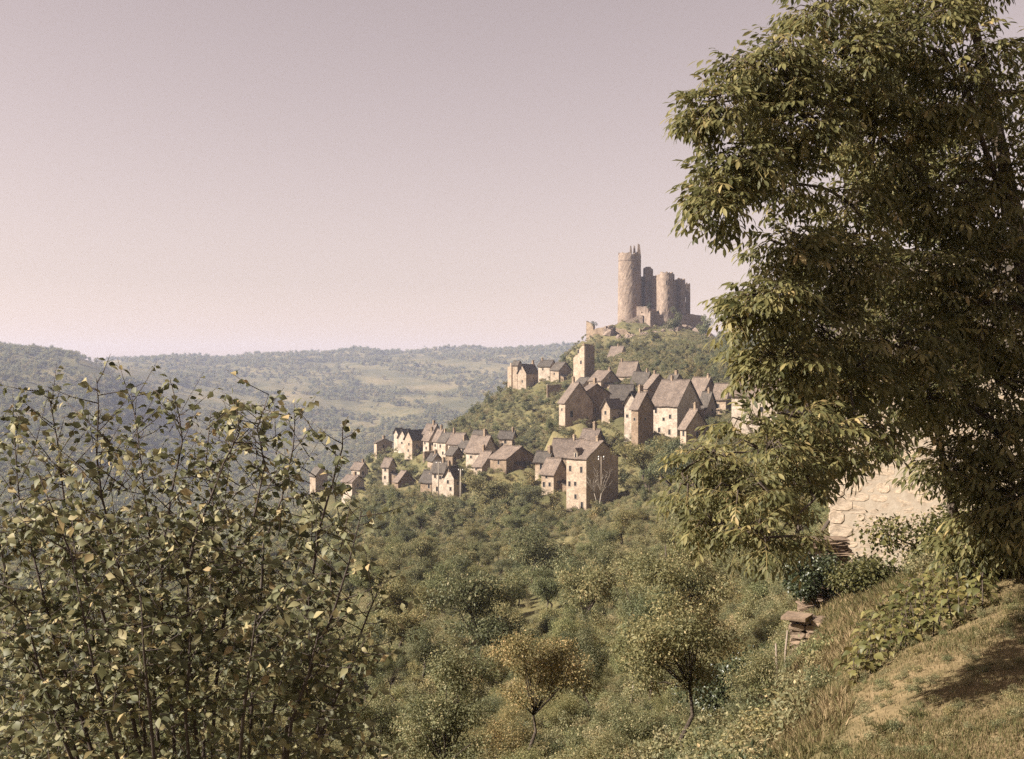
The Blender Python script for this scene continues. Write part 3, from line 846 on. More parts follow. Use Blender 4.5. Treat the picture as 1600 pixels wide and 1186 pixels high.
    # far tower: a shell pierced by two tall openings that show the sky
    C0 = Vector((X(1072), D + 10, 0)); e = Vector((1, .12, 0)).normalized(); nn = Vector((-e.y, e.x, 0))
    zt, z0 = Z(442), Z(512); W = X(1083) - X(1072)
    cells = [(0, .35), (.95, 1.25), (1.8, W)]
    m = MB()
    for (s0, s1) in cells: m.box(C0, e, nn, s0, s1, 0, 1.4, z0, zt + random.uniform(-.4, .3), .03)
    m.box(C0, e, nn, .353, .947, .02, 1.38, z0, Z(466)); m.box(C0, e, nn, .353, .947, .02, 1.38, Z(456), zt - .6)
    m.box(C0, e, nn, 1.253, 1.797, .02, 1.38, z0, Z(470)); m.box(C0, e, nn, 1.253, 1.797, .02, 1.38, Z(462), zt - .3)
    ft = m.build('tower', ms, root, org)
    m = MB()
    for i in range(5):
        s = W * i / 5
        m.box(C0, e, nn, s + .05, s + W / 5 - .05, .1, 1.2, zt - .35, zt + [.9, .1, 1.1, .3, .7][i], .08)
    link('broken_parapet', m.mesh('broken_parapet', ms, org), ft)
    for (u, v, cx, cy, r_, hh) in ((1036, 445, X(1038), D - 10, 3.75, 2.2), (1040, 470, X(1038), D - 10, 3.95, 2.2), (1034, 488, X(1038), D - 10, 4.0, 1.6), (1063, 452, X(1064.5), D + 3, 2.85, 1.8), (1066, 476, X(1064.5), D + 3, 2.9, 2.2)):
        a = math.asin(max(-.95, min(.95, (X(u) - cx) / r_))); e = Vector((math.sin(a), -math.cos(a), 0)); t = Vector((e.y, -e.x, 0))
        m = MB(); m.box(Vector((cx, cy, 0)), t, e, -.14, .14, r_ - .5, r_ + .12, Z(v) - hh / 2, Z(v) + hh / 2)
        m.build('arrow_slit', M['pane'], root, org)
    for (u, v, d_, w, h) in ((1013, 480, 655, 2.2, 3.4), (928, 508, 640, 2.4, 2.6)):
        p = at(u, v, d_); me, _ = crown_mesh('ivy', int(u), h, w, -1.0, 14, 700, .3, M['leafivy'], spread=.4)
        ob = link('ivy', me, root); ob.location = p - org
    # outer works: rampart, gate block, terraces, end platform
    wall_mesh((X(953, 660), 660), (X(1003, 660), 656), Z(520, 660), (Z(509, 660), Z(491, 656)), 2.5, 31, .5).build('rampart', ms, root, org)
    wall_mesh((X(992), 661), (X(1009), 658), Z(505), (Z(478, 660), Z(479, 658)), 3, 32, .3).build('terrace_wall', ms, root, org)
    wall_mesh((X(1008, 660), 658.5), (X(1026, 664), 664), Z(505), (Z(480, 658), Z(483, 664)), 2.5, 37, .5).build('terrace_wall', ms, root, org)
    gb = square_tower(1000, 1016, 1022, 490, 508, 652, 33, 0, .6)[0]
    wall_mesh((X(1020, 656), 655), (X(1076, 662), 661), Z(514), (Z(490, 656), Z(492, 662)), 3, 34, .9).build('rampart', ms, root, org)
    wall_mesh((X(1072, 662), 661), (X(1101, 664), 664), Z(526), (Z(489, 661), Z(494, 664)), 9, 35, .3).build('end_platform', ms, root, org)
    for (u0, v0, d0, u1, v1, d1, hh, lab) in ((962, 524, 640, 985, 521, 636, 2.0, 'low broken wall on the slope under the keep'), (1000, 522, 634, 1030, 519, 638, 2.2, 'broken terrace wall on the castle slope below the gate block'),
                                       (1060, 528, 632, 1092, 531, 640, 2.6, 'broken shaded wall on the slope below the right end of the castle'), (985, 538, 606, 1012, 536, 604, 1.6, 'lowest terrace wall on the grassy castle slope')):
        p, q = at(u0, v0, d0), at(u1, v1, d1); p.z = gz(p.x, p.y); q.z = gz(q.x, q.y)
        r3 = empty('broken_wall', p); tag(r3, lab, 'wall')
        wall_mesh((p.x, p.y), (q.x, q.y), min(p.z, q.z) - 2, (p.z + hh, q.z + hh), 1.2, int(u0), 1.0, .12).build('masonry', M['wall2'], r3, p)
    # ruined outer wall on the left
    root2 = empty('ruined_wall', at(935, 528, 645))
    tag(root2, 'broken pale rampart wall left of the castle on the skyline', 'wall')
    o2 = at(935, 528, 645)
    wall_mesh((X(916, 645), 645), (X(926, 645), 641), Z(534, 645), (Z(500, 645), Z(507, 642)), 1.5, 41, .9).build('masonry', M['wall2'], root2, o2)
    wall_mesh((X(925, 642), 641), (X(946, 640), 637), Z(534, 645), (Z(515, 641), Z(509, 637)), 1.5, 42, .5).build('masonry', M['wall2'], root2, o2)
    wall_mesh((X(946, 640), 637), (X(958, 650), 650), Z(534, 645), (Z(510, 637), Z(507, 650)), 1.5, 43, .5).build('masonry', M['castle'], root2, o2)

def build_ruin_tower():
    C, a, b, sL, sR = solve_house((896, 913, 929, 598, 541, 541, 430, 46, 'F'))
    root = empty('ruined_tower', C); tag(root, 'tall ruined tower house with jagged top among bushes below the castle', 'ruin')
    HOUSE_RECT.append((895, 929, 538, 598, 430, C + a * 3 + b * 3, 6))
    Zt = lambda v: (V0 - v) / F * 430
    P = C + a * sL; Q = C + b * sR
    m = wall_mesh((P.x, P.y), (C.x, C.y), C.z - 4, (Zt(555), Zt(539)), 1.0, 51, 1.6, .1); m.build('wall', M['wall'], root, C)
    m = wall_mesh((C.x, C.y), (Q.x, Q.y), C.z - 4, (Zt(537), Zt(540)), 1.0, 52, .9, .1); m.build('wall', M['wall2'], root, C)  # face in shade takes darker rubble than the sunlit one: shade in the colour
    m = wall_mesh((P.x + b.x * sR, P.y + b.y * sR), (P.x, P.y), C.z - 4, (Zt(550), Zt(556)), 1.0, 53, 1.0, .1); m.build('wall', M['wall2'], root, C)
    m = wall_mesh((Q.x, Q.y), (P.x + b.x * sR, P.y + b.y * sR), C.z - 4, (Zt(541), Zt(550)), 1.0, 54, 1.0, .1); m.build('wall', M['wall2'], root, C)
    nL = Vector((-b.x, -b.y, 0)); nR = Vector((-a.x, -a.y, 0))
    for (f, v) in ((.55, 549), (.3, 566)):
        window(root, C, C, a, nL, sL * f, Zt(v) - C.z, .8, 1.3)
    window(root, C, C, b, nR, sR * .45, Zt(556) - C.z, .7, 1.3)
build_ruin_tower()

# terrace / retaining walls of the village
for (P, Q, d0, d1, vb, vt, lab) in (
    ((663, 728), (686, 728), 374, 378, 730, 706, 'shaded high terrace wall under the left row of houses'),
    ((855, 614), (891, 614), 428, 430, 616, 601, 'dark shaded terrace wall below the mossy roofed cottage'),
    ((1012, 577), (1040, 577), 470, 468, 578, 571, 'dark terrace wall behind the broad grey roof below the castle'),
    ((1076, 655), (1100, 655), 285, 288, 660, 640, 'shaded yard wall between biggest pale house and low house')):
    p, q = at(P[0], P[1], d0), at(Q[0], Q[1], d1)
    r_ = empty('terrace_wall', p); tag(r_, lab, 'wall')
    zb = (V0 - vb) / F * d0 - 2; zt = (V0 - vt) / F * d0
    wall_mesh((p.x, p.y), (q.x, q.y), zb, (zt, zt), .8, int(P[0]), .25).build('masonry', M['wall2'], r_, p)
    m = MB(); e = (q - p); e.z = 0; L = e.length; e.normalize(); n_ = Vector((e.y, -e.x, 0))
    k = int(L / .9)
    for i in range(k): m.box(Vector((p.x, p.y, 0)), e, n_, L*i/k + .02, L*(i+1)/k - .02, -.85, .06, zt - .05, zt + .15, .04)
    m.build('coping', M['trim'], r_, p)

# utility poles
def pole(u, vt, vb, d, lab, r=.13, mat='wood', ins=False):
    g = at(u, vb, d); h = (vb - vt) / F * d
    r_ = empty('utility_pole', g); tag(r_, lab, 'pole', 'utility poles')
    m = MB(); m.tube([g + Vector((0, 0, -1.0)), g + Vector((.02, 0, h * .5)), g + Vector((0, 0, h))], [r * 1.15, r, r * .8], 8)
    m.build('post', M[mat], r_, g, True)
    m = MB()
    for z in ((.25, .7) if ins else (.3,)):
        m.box(g, Vector((1, 0, 0)), Vector((0, 1, 0)), -.55, .55, r, r + .1, h - z - .08, h - z)
    m.build('crossarm', M['wood'], r_, g)
    for z in ((.25, .7) if ins else (.3,)):
        for x in (-.48, .48):
            m = MB(); q = g + Vector((x, r + .05, h - z)); m.tube([q, q + Vector((0, 0, .12)), q + Vector((0, 0, .3))], [.05, .12, .06], 8)
            m.build('insulator', M['white'], r_, g, True)
pole(939.5, 713, 760, 214, 'dark utility pole with white insulators before the tall house gable', .12, 'wood', True)
pole(685, 722, 780, 281, 'white utility pole before the bright front of the lower cluster', .13, 'palebark')
pole(719.8, 733, 784, 276, 'thick pale post at the right of the lower cluster', .24, 'palebark')

# ------------------------------------------------------------------ near house behind the walnut tree
def stone_templates(n, mat, name='stone'):
    out = []
    for k in range(n):
        rr = random.Random(100 + k); pts = []; fs = []
        K = 8; outl = []
        for i in range(K):
            a = 2 * math.pi * (i + .5) / K
            x = max(-.5, min(.5, .72 * math.cos(a) * rr.uniform(.84, 1.06))); z = max(-.5, min(.5, .72 * math.sin(a) * rr.uniform(.84, 1.06)))
            outl.append((x, z))
        for (sc, y) in ((1.0, 0.5), (1.0, -.1), (.86, -.42)):
            for (x, z) in outl: pts.append((x * sc, y + rr.uniform(-.06, .06) * (y < 0), z * sc))
        for r_ in range(2):
            for i in range(K):
                a, b = r_*K+i, r_*K+(i+1) % K
                fs.append((a, b, b+K, a+K))
        fs.append(tuple(2*K + i for i in range(K)))
        m = MB(); m.poly(pts, [tuple(reversed(f)) for f in fs])
        me = m.mesh(name, mat)
        out.append(me)
    return out

def stone_wall_pieces(root, off, o, e, nrm, S, z0f, z1, meshes, mat, row=(.12, .30), ln=(.18, .66), depth=.16, limit=300, gap=.012, seed=5, proud=.015, near=None):
    """courses of individual stones on a plane; the nearest `limit` are objects, the rest one mesh"""
    rr = random.Random(seed); items = []
    z = min(z0f(0), z0f(S)) ; zmin = z
    while z < z1:
        h = rr.uniform(*row); s = -rr.uniform(0, .2)
        while s < S:
            l = rr.uniform(*ln)
            s0, s1 = max(s, 0), min(s + l, S)
            if s1 - s0 > .12 and z + h > z0f((s0 + s1) / 2) - .3:
                c = o + e * ((s0 + s1) / 2) + nrm * (proud - depth / 2 + rr.uniform(-.007, .007)) + Vector((0, 0, z + h / 2))
                items.append((c, s1 - s0 - gap, h - gap, rr.randrange(len(meshes)), rr.uniform(-.06, .06)))
            s += l
        z += h
    items.sort(key=lambda t: near(t[0]) if near else t[0].length)
    bx = Matrix(((e.x, -nrm.x, 0, 0), (e.y, -nrm.y, 0, 0), (0, 0, 1, 0), (0, 0, 0, 1)))
    rest = MB()
    for i, (c, l, h, k, tilt) in enumerate(items):
        mw = Matrix.Translation(c - off) @ bx @ Matrix.Rotation(tilt, 4, 'Y') @ Matrix.Diagonal((l * 1.06, depth, h * 1.08, 1))
        if i < limit:
            ob = link('stone', meshes[k], root); ob.matrix_local = mw
        else:
            n = len(rest.v); rest.v += [tuple(mw @ v.co) for v in meshes[k].vertices]
            rest.f += [tuple(n + j for j in p.vertices) for p in meshes[k].polygons]
    if rest.v:
        ob = rest.build('stonework', mat, root); ob['kind'] = 'stuff'

def near_house():
    o = at(1297, 945, 30.0)
    e = Vector((0.90, -0.436, 0)); nrm = Vector((-.436, -.90, 0)); back = -nrm
    root = empty('near_house', o)
    tag(root, 'near house with bright lit rubble wall seen through the walnut branches', 'house')
    S, depth = 9.0, 6.0
    zt = 0.9
    up = lambda z: Vector((0, 0, z))
    ze = zt - o.z
    m = MB(); m.box(o, e, back, 0.0, S, 0.0, depth, -1.5, ze)
    m.poly([o + up(ze), o + back * depth + up(ze), o + back * depth / 2 + up(ze + 2.6), o + e * S + up(ze), o + e * S + back * depth + up(ze), o + e * S + back * depth / 2 + up(ze + 2.6)],
           [(0, 2, 1), (3, 4, 5), (0, 3, 5, 2), (1, 2, 5, 4)])
    m.build('wall', M['mortar'], root, o)
    m = MB(); roof_mesh(m, o, e, back, S, depth, ze + .03, ze + 2.63, .4, .12, 8); m.build('roof', M['roof2'], root, o)
    st = stone_templates(8, M['nearwall'])
    tgt = at(1380, 850, 29)
    gs = np.linspace(0, S, 20); gv = ground_z(o.x + e.x * gs, o.y + e.y * gs)
    g = lambda s: float(np.interp(s, gs, gv))
    stone_wall_pieces(root, o, Vector((o.x, o.y, 0)), e, nrm, S, lambda s: g(s) - .2, zt - .05, st, M['nearwall'], near=lambda c: (c - tgt).length)
    # dressed corner stones
    q = stone_templates(3, M['nearwall'], 'quoin')
    z = o.z - .6; i = 0
    while z < zt - .1:
        ob = link('quoin', q[i % 3], root)
        l = .62 if i % 2 else .40
        c = Vector((o.x, o.y, 0)) + e * (l / 2 - .03) + nrm * (-.075) + Vector((0, 0, z + .17))
        ob.matrix_local = Matrix.Translation(c - o) @ Matrix(((e.x, -nrm.x, 0, 0), (e.y, -nrm.y, 0, 0), (0, 0, 1, 0), (0, 0, 0, 1))) @ Matrix.Diagonal((l * 1.06, .22, .35, 1))
        z += .34; i += 1
    HOUSE_RECT.append((1297, 1600, 740, 930, 30, o + e * 4 + back * 3, 6))
near_house()

# ------------------------------------------------------------------ low dry stone wall, slab pile and posts
def dry_wall():
    st = stone_templates(6, M['drystone'])
    o = at(1232, 1000, 20.5); o.z = gz(o.x, o.y) - .1
    e = Vector((.86, -.5, 0)).normalized(); nrm = Vector((-e.y * -1, e.x * -1, 0)); nrm = Vector((-.5, -.86, 0)).normalized()
    root = empty('dry_stone_wall', o); tag(root, 'low dry stone wall end with flat capstone on the bank below the ivy', 'wall')
    rr = random.Random(3)
    zt = at(1232, 966, 20.5).z
    z = 0.0; H_ = zt - o.z
    while z < H_:
        h = rr.uniform(.09, .15); s = 0
        while s < .95:
            l = rr.uniform(.14, .3)
            ob = link('stone', st[rr.randrange(6)], root)
            c = e * (s + l / 2) - nrm * .22 + Vector((0, 0, z + h / 2)) + nrm * rr.uniform(-.03, .03)
            ob.matrix_local = Matrix.Translation(c) @ Matrix(((e.x, -nrm.x, 0, 0), (e.y, -nrm.y, 0, 0), (0, 0, 1, 0), (0, 0, 0, 1))) @ Matrix.Rotation(rr.uniform(-.06, .06), 4, 'Y') @ Matrix.Diagonal((l * 1.08, .5, h * 1.12, 1))
            s += l
        z += h
    m = MB(); m.box(o + nrm * .12, e, -nrm, -.06, .38, -.02, .42, H_ + .01, H_ + .06, .015)
    cs = m.build('capstone', M['drystone'], root, o); cs.rotation_euler = (0.03, -.04, 0)
dry_wall()

def slab_pile():
    o = at(1288, 905, 27.0); o.z = gz(o.x, o.y) - .1
    root = empty('slab_pile', o); tag(root, 'pile of thin flat stone slabs beside the bright house corner', 'stone pile')
    rr = random.Random(8); z = 0.0
    top = at(1288, 842, 27.0).z - o.z
    m = stone_templates(4, M['drystone'], 'slab')
    while z < top:
        h = rr.uniform(.035, .07)
        for q in (-.28, .22):
            ob = link('slab', m[rr.randrange(4)], root)
            ob.matrix_local = Matrix.Translation((q + rr.uniform(-.08, .08), rr.uniform(-.06, .06), z + h / 2)) @ Matrix.Rotation(rr.uniform(-.3, .3), 4, 'Z') @ Matrix.Diagonal((rr.uniform(.5, .75), rr.uniform(.5, .8), h, 1))
        z += h
slab_pile()
for (u, vb, vt, d, lean, lab) in ((1217, 1010, 948, 19.8, .10, 'leaning grey stake at the left of the low dry stone wall'),
                                  (1226, 1005, 940, 20.2, -.05, 'upright grey stake against the low dry stone wall'),
                                  (1291, 900, 815, 27.6, .0, 'tall weathered post beside the bright house corner'),
                                  (1208, 1022, 990, 19.0, .75, 'pale fallen branch leaning across the dark hollow')):
    g = at(u, vb, d); g.z = gz(g.x, g.y); h = (vb - vt) / F * d
    m = MB(); m.tube([g + Vector((0, 0, -.2)), g + Vector((-lean * h * .5, .0, h * .5)), g + Vector((-lean * h + .02, .02, h))], [.026, .022, .016], 7)
    ob = m.build('wooden_stake', M['palebark'] if lean > .5 else M['wood'], None, g, True); ob.location = g
    tag(ob, lab, 'stake')

# ------------------------------------------------------------------ leaves and crowns
def leaf_quads(P, D, N, L, W, tone):
    """bulk two-triangle folded leaves: base P, axis D, normal N (unit arrays)"""
    n = len(P)
    S = np.cross(D, N); S /= np.maximum(np.linalg.norm(S, axis=1, keepdims=True), 1e-6)
    N2 = np.cross(S, D)
    Lc, Wc = L[:, None], W[:, None]
    mid = P + D * Lc * .45
    V = np.empty((n, 4, 3))
    V[:, 0] = P
    V[:, 1] = mid + S * Wc * .5 + N2 * Wc * .18
    V[:, 2] = P + D * Lc - N2 * Lc * .08
    V[:, 3] = mid - S * Wc * .5 + N2 * Wc * .18
    b = (np.arange(n) * 4)[:, None]
    Ft = np.concatenate([b + np.array([[0, 1, 2]]), b + np.array([[0, 2, 3]])])
    return V.reshape(-1, 3), Ft, np.repeat(tone, 4)

def unit(a): return a / np.maximum(np.linalg.norm(a, axis=1, keepdims=True), 1e-6)

def crown_mesh(name, seed, H_, Rr, z0, nclump, nleaf, leaf, mat, spread=.42, aspect=.5, flat=.9, jitter_tone=.22):
    """leaf-sized faces gathered in uneven clumps through an ellipsoid volume"""
    r = np.random.default_rng(seed)
    hc = (H_ - z0) / 2
    c = []
    nl = 5
    sub = r.uniform(-1, 1, (nl, 3)) * np.array([.55, .55, .55]); sub[0] = 0; srad = r.uniform(.42, .72, nl)
    while len(c) < nclump:
        p = r.normal(size=3); p /= np.linalg.norm(p)
        k = r.integers(nl)
        q = (sub[k] + p * (r.random() ** .45) * srad[k]) * np.array([Rr, Rr, hc]) * .9
        if q[2] < -hc * .8 or q[2] > hc * .95: continue
        c.append(q + np.array([0, 0, z0 + hc]))
    c = np.array(c)
    cr = spread * Rr * (.55 + .8 * r.random(nclump))
    w = cr ** 2; w /= w.sum()
    idx = r.choice(nclump, nleaf, p=w)
    dirs = unit(r.normal(size=(nleaf, 3)))
    rad = r.random(nleaf) ** .5
    P = c[idx] + dirs * (rad * cr[idx])[:, None] * np.array([1, 1, .72])
    D = unit(dirs * .8 + r.normal(size=(nleaf, 3)) * .7 + np.array([0, 0, -.35]))
    N = unit(dirs * .7 + np.array([0, 0, .55]) + r.normal(size=(nleaf, 3)) * .55)
    L = leaf * (.65 + .7 * r.random(nleaf)); W = L * aspect * (.8 + .4 * r.random(nleaf))
    ctone = r.random(nclump)
    tone = np.clip(.42 + (ctone[idx] - .5) * .45 + r.normal(size=nleaf) * jitter_tone, 0, 1)
    V, Ft, T = leaf_quads(P, D, N, L, W, tone)
    return np_mesh(name, V, [Ft], T, mat), c

build_castle()
def rocks():
    rr = random.Random(77); spots = []
    for i in range(16):
        u = 948 + i * 11 + rr.uniform(-4, 4); d_ = 646 - rr.uniform(0, 22); spots.append((u, d_))
    spots.sort()
    names = ['first', 'second', 'third', 'fourth', 'fifth', 'sixth', 'seventh', 'eighth', 'ninth', 'tenth', 'eleventh', 'twelfth', 'thirteenth', 'fourteenth', 'fifteenth', 'sixteenth']
    for i, (u, d_) in enumerate(spots):
        x, y = (u - U0) / F * d_, d_; z = gz(x, y); n = 9; pts = []; fs = []
        w, h = rr.uniform(1.4, 3.4), rr.uniform(1.2, 3.0)
        for j, (f, q) in enumerate(((-1.0, 1.1), (.25, 1.0), (.65, .75), (1.0, .35))):
            for k in range(n):
                a = 2 * math.pi * k / n + .2 * j; r_ = w * q * rr.uniform(.7, 1.2)
                pts.append((math.cos(a) * r_, math.sin(a) * r_ * .8, h * f * rr.uniform(.85, 1.1)))
        for j in range(3):
            for k in range(n): fs.append((j*n+k, j*n+(k+1) % n, (j+1)*n+(k+1) % n, (j+1)*n+k))
        fs.append(tuple(3*n + k for k in range(n)))
        m = MB(); m.poly(pts, fs); ob = m.build('rock_outcrop', M['castle']); ob.location = (x, y, z)
        tag(ob, 'grey rock outcrop under the castle walls, %s from the left' % names[i], 'rock', 'rock outcrops under the castle')
rocks()

def tree_proto(seed, H_, Rr, z0, nclump, nleaf, leaf, trunk_r, mat, bark, stems=1, nbr=12, sides=5, **kw):
    crown, c = crown_mesh('crown', seed, H_, Rr, z0, nclump, nleaf, leaf, mat, **kw)
    rr = random.Random(seed); m = MB()
    for s in range(stems):
        bx, by = (0, 0) if stems == 1 else (rr.uniform(-.25, .25) * Rr, rr.uniform(-.25, .25) * Rr)
        if stems == 1:
            fork = Vector((rr.choice((-1, 1)) * rr.uniform(.08, .2) * Rr, rr.uniform(-.15, .15) * Rr, z0 + (H_ - z0) * .22))
            m.tube([(bx, by, -.35), (fork.x * -.5, fork.y * .4, fork.z * .35), (fork.x * 1.5, fork.y * 1.2, fork.z * .7), fork], [trunk_r * 1.25, trunk_r, trunk_r * .85, trunk_r * .7], sides + 2)
        else:
            fork = Vector((bx * .4, by * .4, -.2))
        sel = [c[rr.randrange(len(c))] for _ in range(max(2, nbr // stems))]
        for q in sel:
            q = Vector(q) ; md = fork.lerp(q, .5) + Vector((rr.uniform(-.1, .1), rr.uniform(-.1, .1), rr.uniform(.0, .12))) * Rr
            r0 = trunk_r * (.5 if stems == 1 else .7) * rr.uniform(.6, 1)
            m.tube([fork, md, q, q + (q - md) * .25], [r0, r0 * .6, r0 * .25, r0 * .08], sides)
    trunk = m.mesh('trunk', bark, None, True)
    return trunk, crown

LS, BK = M['leafscrub'], M['bark']
PROTO = {
 'near_tree': [tree_proto(11 + i, 4.6, 1.9, .95, 34, 15000, .075, .055, LS, BK, nbr=26, spread=.25) for i in range(3)],
 'near_bush': [tree_proto(21 + i, 1.8, 1.25, .05, 34, 9000, .05, .016, LS, BK, stems=6, nbr=36, spread=.27) for i in range(4)],
 'mid_tree': [tree_proto(31 + i, 6.0, 2.6, 1.2, 36, 8000, .15, .12, LS, BK, nbr=14, sides=4, spread=.27) for i in range(4)],
 'mid_bush': [tree_proto(41 + i, 2.5, 1.7, .0, 26, 4000, .13, .035, LS, BK, stems=4, nbr=14, sides=4, spread=.30) for i in range(4)],
 'far_tree': [tree_proto(51 + i, 6.5, 3.0, .6, 26, 2200, .36, .14, LS, BK, nbr=6, sides=4, spread=.30) for i in range(4)],
}
protocol = bpy.data.collections.new('wood_kinds')        # kinds used by the far woods, not linked to the scene
for i in range(5):
    me, _ = crown_mesh('wood_crown', 61 + i, 8.0, 4.4, -.5, 16, 420, 1.05, LS, spread=.42)
    protocol.objects.link(bpy.data.objects.new('wood_crown', me))
protocol2 = bpy.data.collections.new('scrub_kinds')
for i in range(4):
    me, _ = crown_mesh('scrub_crown', 71 + i, 1.6, 1.2, -.2, 18, 1100, .13, M['leafdry'] if i < 2 else LS, spread=.38)
    protocol2.objects.link(bpy.data.objects.new('scrub_crown', me))
protocol3 = bpy.data.collections.new('hill_tree_kinds')
for i in range(4):
    protocol3.objects.link(bpy.data.objects.new('hill_tree_crown', PROTO['far_tree'][i][1]))
protocol4 = bpy.data.collections.new('weed_kinds')
for i in range(4):
    me, _ = crown_mesh('weed_crown', 81 + i, .5, .36, -.05, 12, 420, .05, M['leafdry'] if i % 2 else LS, spread=.45)
    protocol4.objects.link(bpy.data.objects.new('weed_crown', me))

def scatter_stuff(name, label, cat, pts, scl, colln, nkinds):
    """one object; geometry nodes put a crown on every point"""
    n = len(pts)
    me = bpy.data.meshes.new(name); me.vertices.add(n)
    me.vertices.foreach_set('co', np.asarray(pts, np.float32).ravel())
    a = me.attributes.new('psc', 'FLOAT_VECTOR', 'POINT'); a.data.foreach_set('vector', np.asarray(scl, np.float32).ravel())
    rot = np.zeros((n, 3), np.float32); rot[:, 2] = rng.random(n) * 6.283
    a = me.attributes.new('prot', 'FLOAT_VECTOR', 'POINT'); a.data.foreach_set('vector', rot.ravel())
    a = me.attributes.new('pidx', 'INT', 'POINT'); a.data.foreach_set('value', rng.integers(0, nkinds, n).astype(np.int32))
    o = link(name, me); tag(o, label, cat, None, 'stuff')
    g = bpy.data.node_groups.new(name, 'GeometryNodeTree')
    g.interface.new_socket('Geometry', in_out='INPUT', socket_type='NodeSocketGeometry')
    g.interface.new_socket('Geometry', in_out='OUTPUT', socket_type='NodeSocketGeometry')
    N_ = g.nodes
    gi, go = N_.new('NodeGroupInput'), N_.new('NodeGroupOutput')
    m2p = N_.new('GeometryNodeMeshToPoints')
    iop = N_.new('GeometryNodeInstanceOnPoints')
    ci = N_.new('GeometryNodeCollectionInfo'); ci.inputs['Collection'].default_value = colln
    ci.inputs['Separate Children'].default_value = True; ci.inputs['Reset Children'].default_value = True
    def na(nm, ty):
        x = N_.new('GeometryNodeInputNamedAttribute'); x.data_type = ty; x.inputs['Name'].default_value = nm; return x.outputs['Attribute']
    g.links.new(gi.outputs[0], m2p.inputs['Mesh']); g.links.new(m2p.outputs[0], iop.inputs['Points'])
    g.links.new(ci.outputs[0], iop.inputs['Instance'])
    iop.inputs['Pick Instance'].default_value = True
    g.links.new(na('pidx', 'INT'), iop.inputs['Instance Index'])
    g.links.new(na('prot', 'FLOAT_VECTOR'), iop.inputs['Rotation'])
    g.links.new(na('psc', 'FLOAT_VECTOR'), iop.inputs['Scale'])
    g.links.new(iop.outputs[0], go.inputs[0])
    md = o.modifiers.new('scatter', 'NODES'); md.node_group = g
    return o

def plant_tree(kind, u, v, d, hpx=None, scale=None, lab=None, cat='tree', group=None, name='hillside_tree', wide=1.0, i=None, ground=True, x=None, y=None):
    """one tree: Empty at its foot with trunk and crown"""
    pr = PROTO[kind]; trunk, crown = pr[i if i is not None else random.randrange(len(pr))]
    p = at(u, v, d) if x is None else Vector((x, y, 0))
    if ground: p.z = gz(p.x, p.y) - .03
    H_ = max(vt.co.z for vt in crown.vertices) if kind not in HCACHE else HCACHE[kind]
    HCACHE[kind] = H_
    s = scale if scale else (hpx / F * d) / H_
    e = empty(name, p, random.uniform(0, 6.28)); e.scale = (s * wide, s * wide, s)
    tag(e, lab, cat, group)
    link('trunk', trunk, e); link('crown', crown, e)
    return e
HCACHE = {}

# -------- trees and bushes that stand out
SPECIAL = [
 # kind, u, v_foot, depth, height px, wide, label
 ('near_tree', 985, 1092, 27, 130, .85, 'small orchard tree with bright bare trunk near the bottom centre'),
 ('near_tree', 918, 1112, 25, 165, .7, 'slim dark stemmed young tree left of the bright trunked orchard tree'),
 ('near_tree', 1082, 1040, 35, 250, 1.0, 'tall broad orchard tree with dark leaning trunk right of centre'),
 ('near_tree', 1010, 1010, 38, 170, 1.0, 'orchard tree crowding behind the small bright trunked tree'),
 ('mid_tree', 838, 895, 108, 112, 1.25, 'round crowned tree below the houses in mid slope'),
 ('mid_bush', 898, 905, 100, 78, 1.0, 'dark blue green bush right of the round crowned mid slope tree'),
 ('mid_tree', 1012, 790, 200, 82, 1.15, 'broad tree on the right of the tall four storey house'),
 ('mid_tree', 1045, 780, 190, 90, 1.0, 'leafy tree in front of the biggest pale house'),
 ('mid_tree', 765, 800, 235, 65, 1.4, 'spreading tree in front of the dark gabled barn'),
 ('mid_tree', 820, 790, 225, 48, 1.3, 'low spreading tree left of the narrow two storey house'),
 ('far_tree', 1056, 582, 560, 48, .8, 'round tree on the castle slope, left of a pair'),
 ('far_tree', 1102, 585, 555, 44, .9, 'round tree on the castle slope, right of a pair'),
 ('far_tree', 1020, 575, 540, 30, 1.0, 'small tree on the castle slope above the grey roofs'),
 ('near_bush', 775, 1150, 20, 105, 1.0, 'dense rounded dark bush at the bottom centre left'),
]
for (kind, u, v, d, hpx, wide, lab) in SPECIAL:
    tr_ = plant_tree(kind, u, v, d, hpx, None, lab, 'bush' if 'bush' in kind else 'tree', None, 'orchard_tree' if 'tree' in kind else 'bush', wide)
    if u == 985:                                       # its own pale bark
        for ch in tr_.children:
            if ch.name.startswith('trunk'): ch.material_slots[0].link = 'OBJECT'; ch.material_slots[0].material = M['palebark']

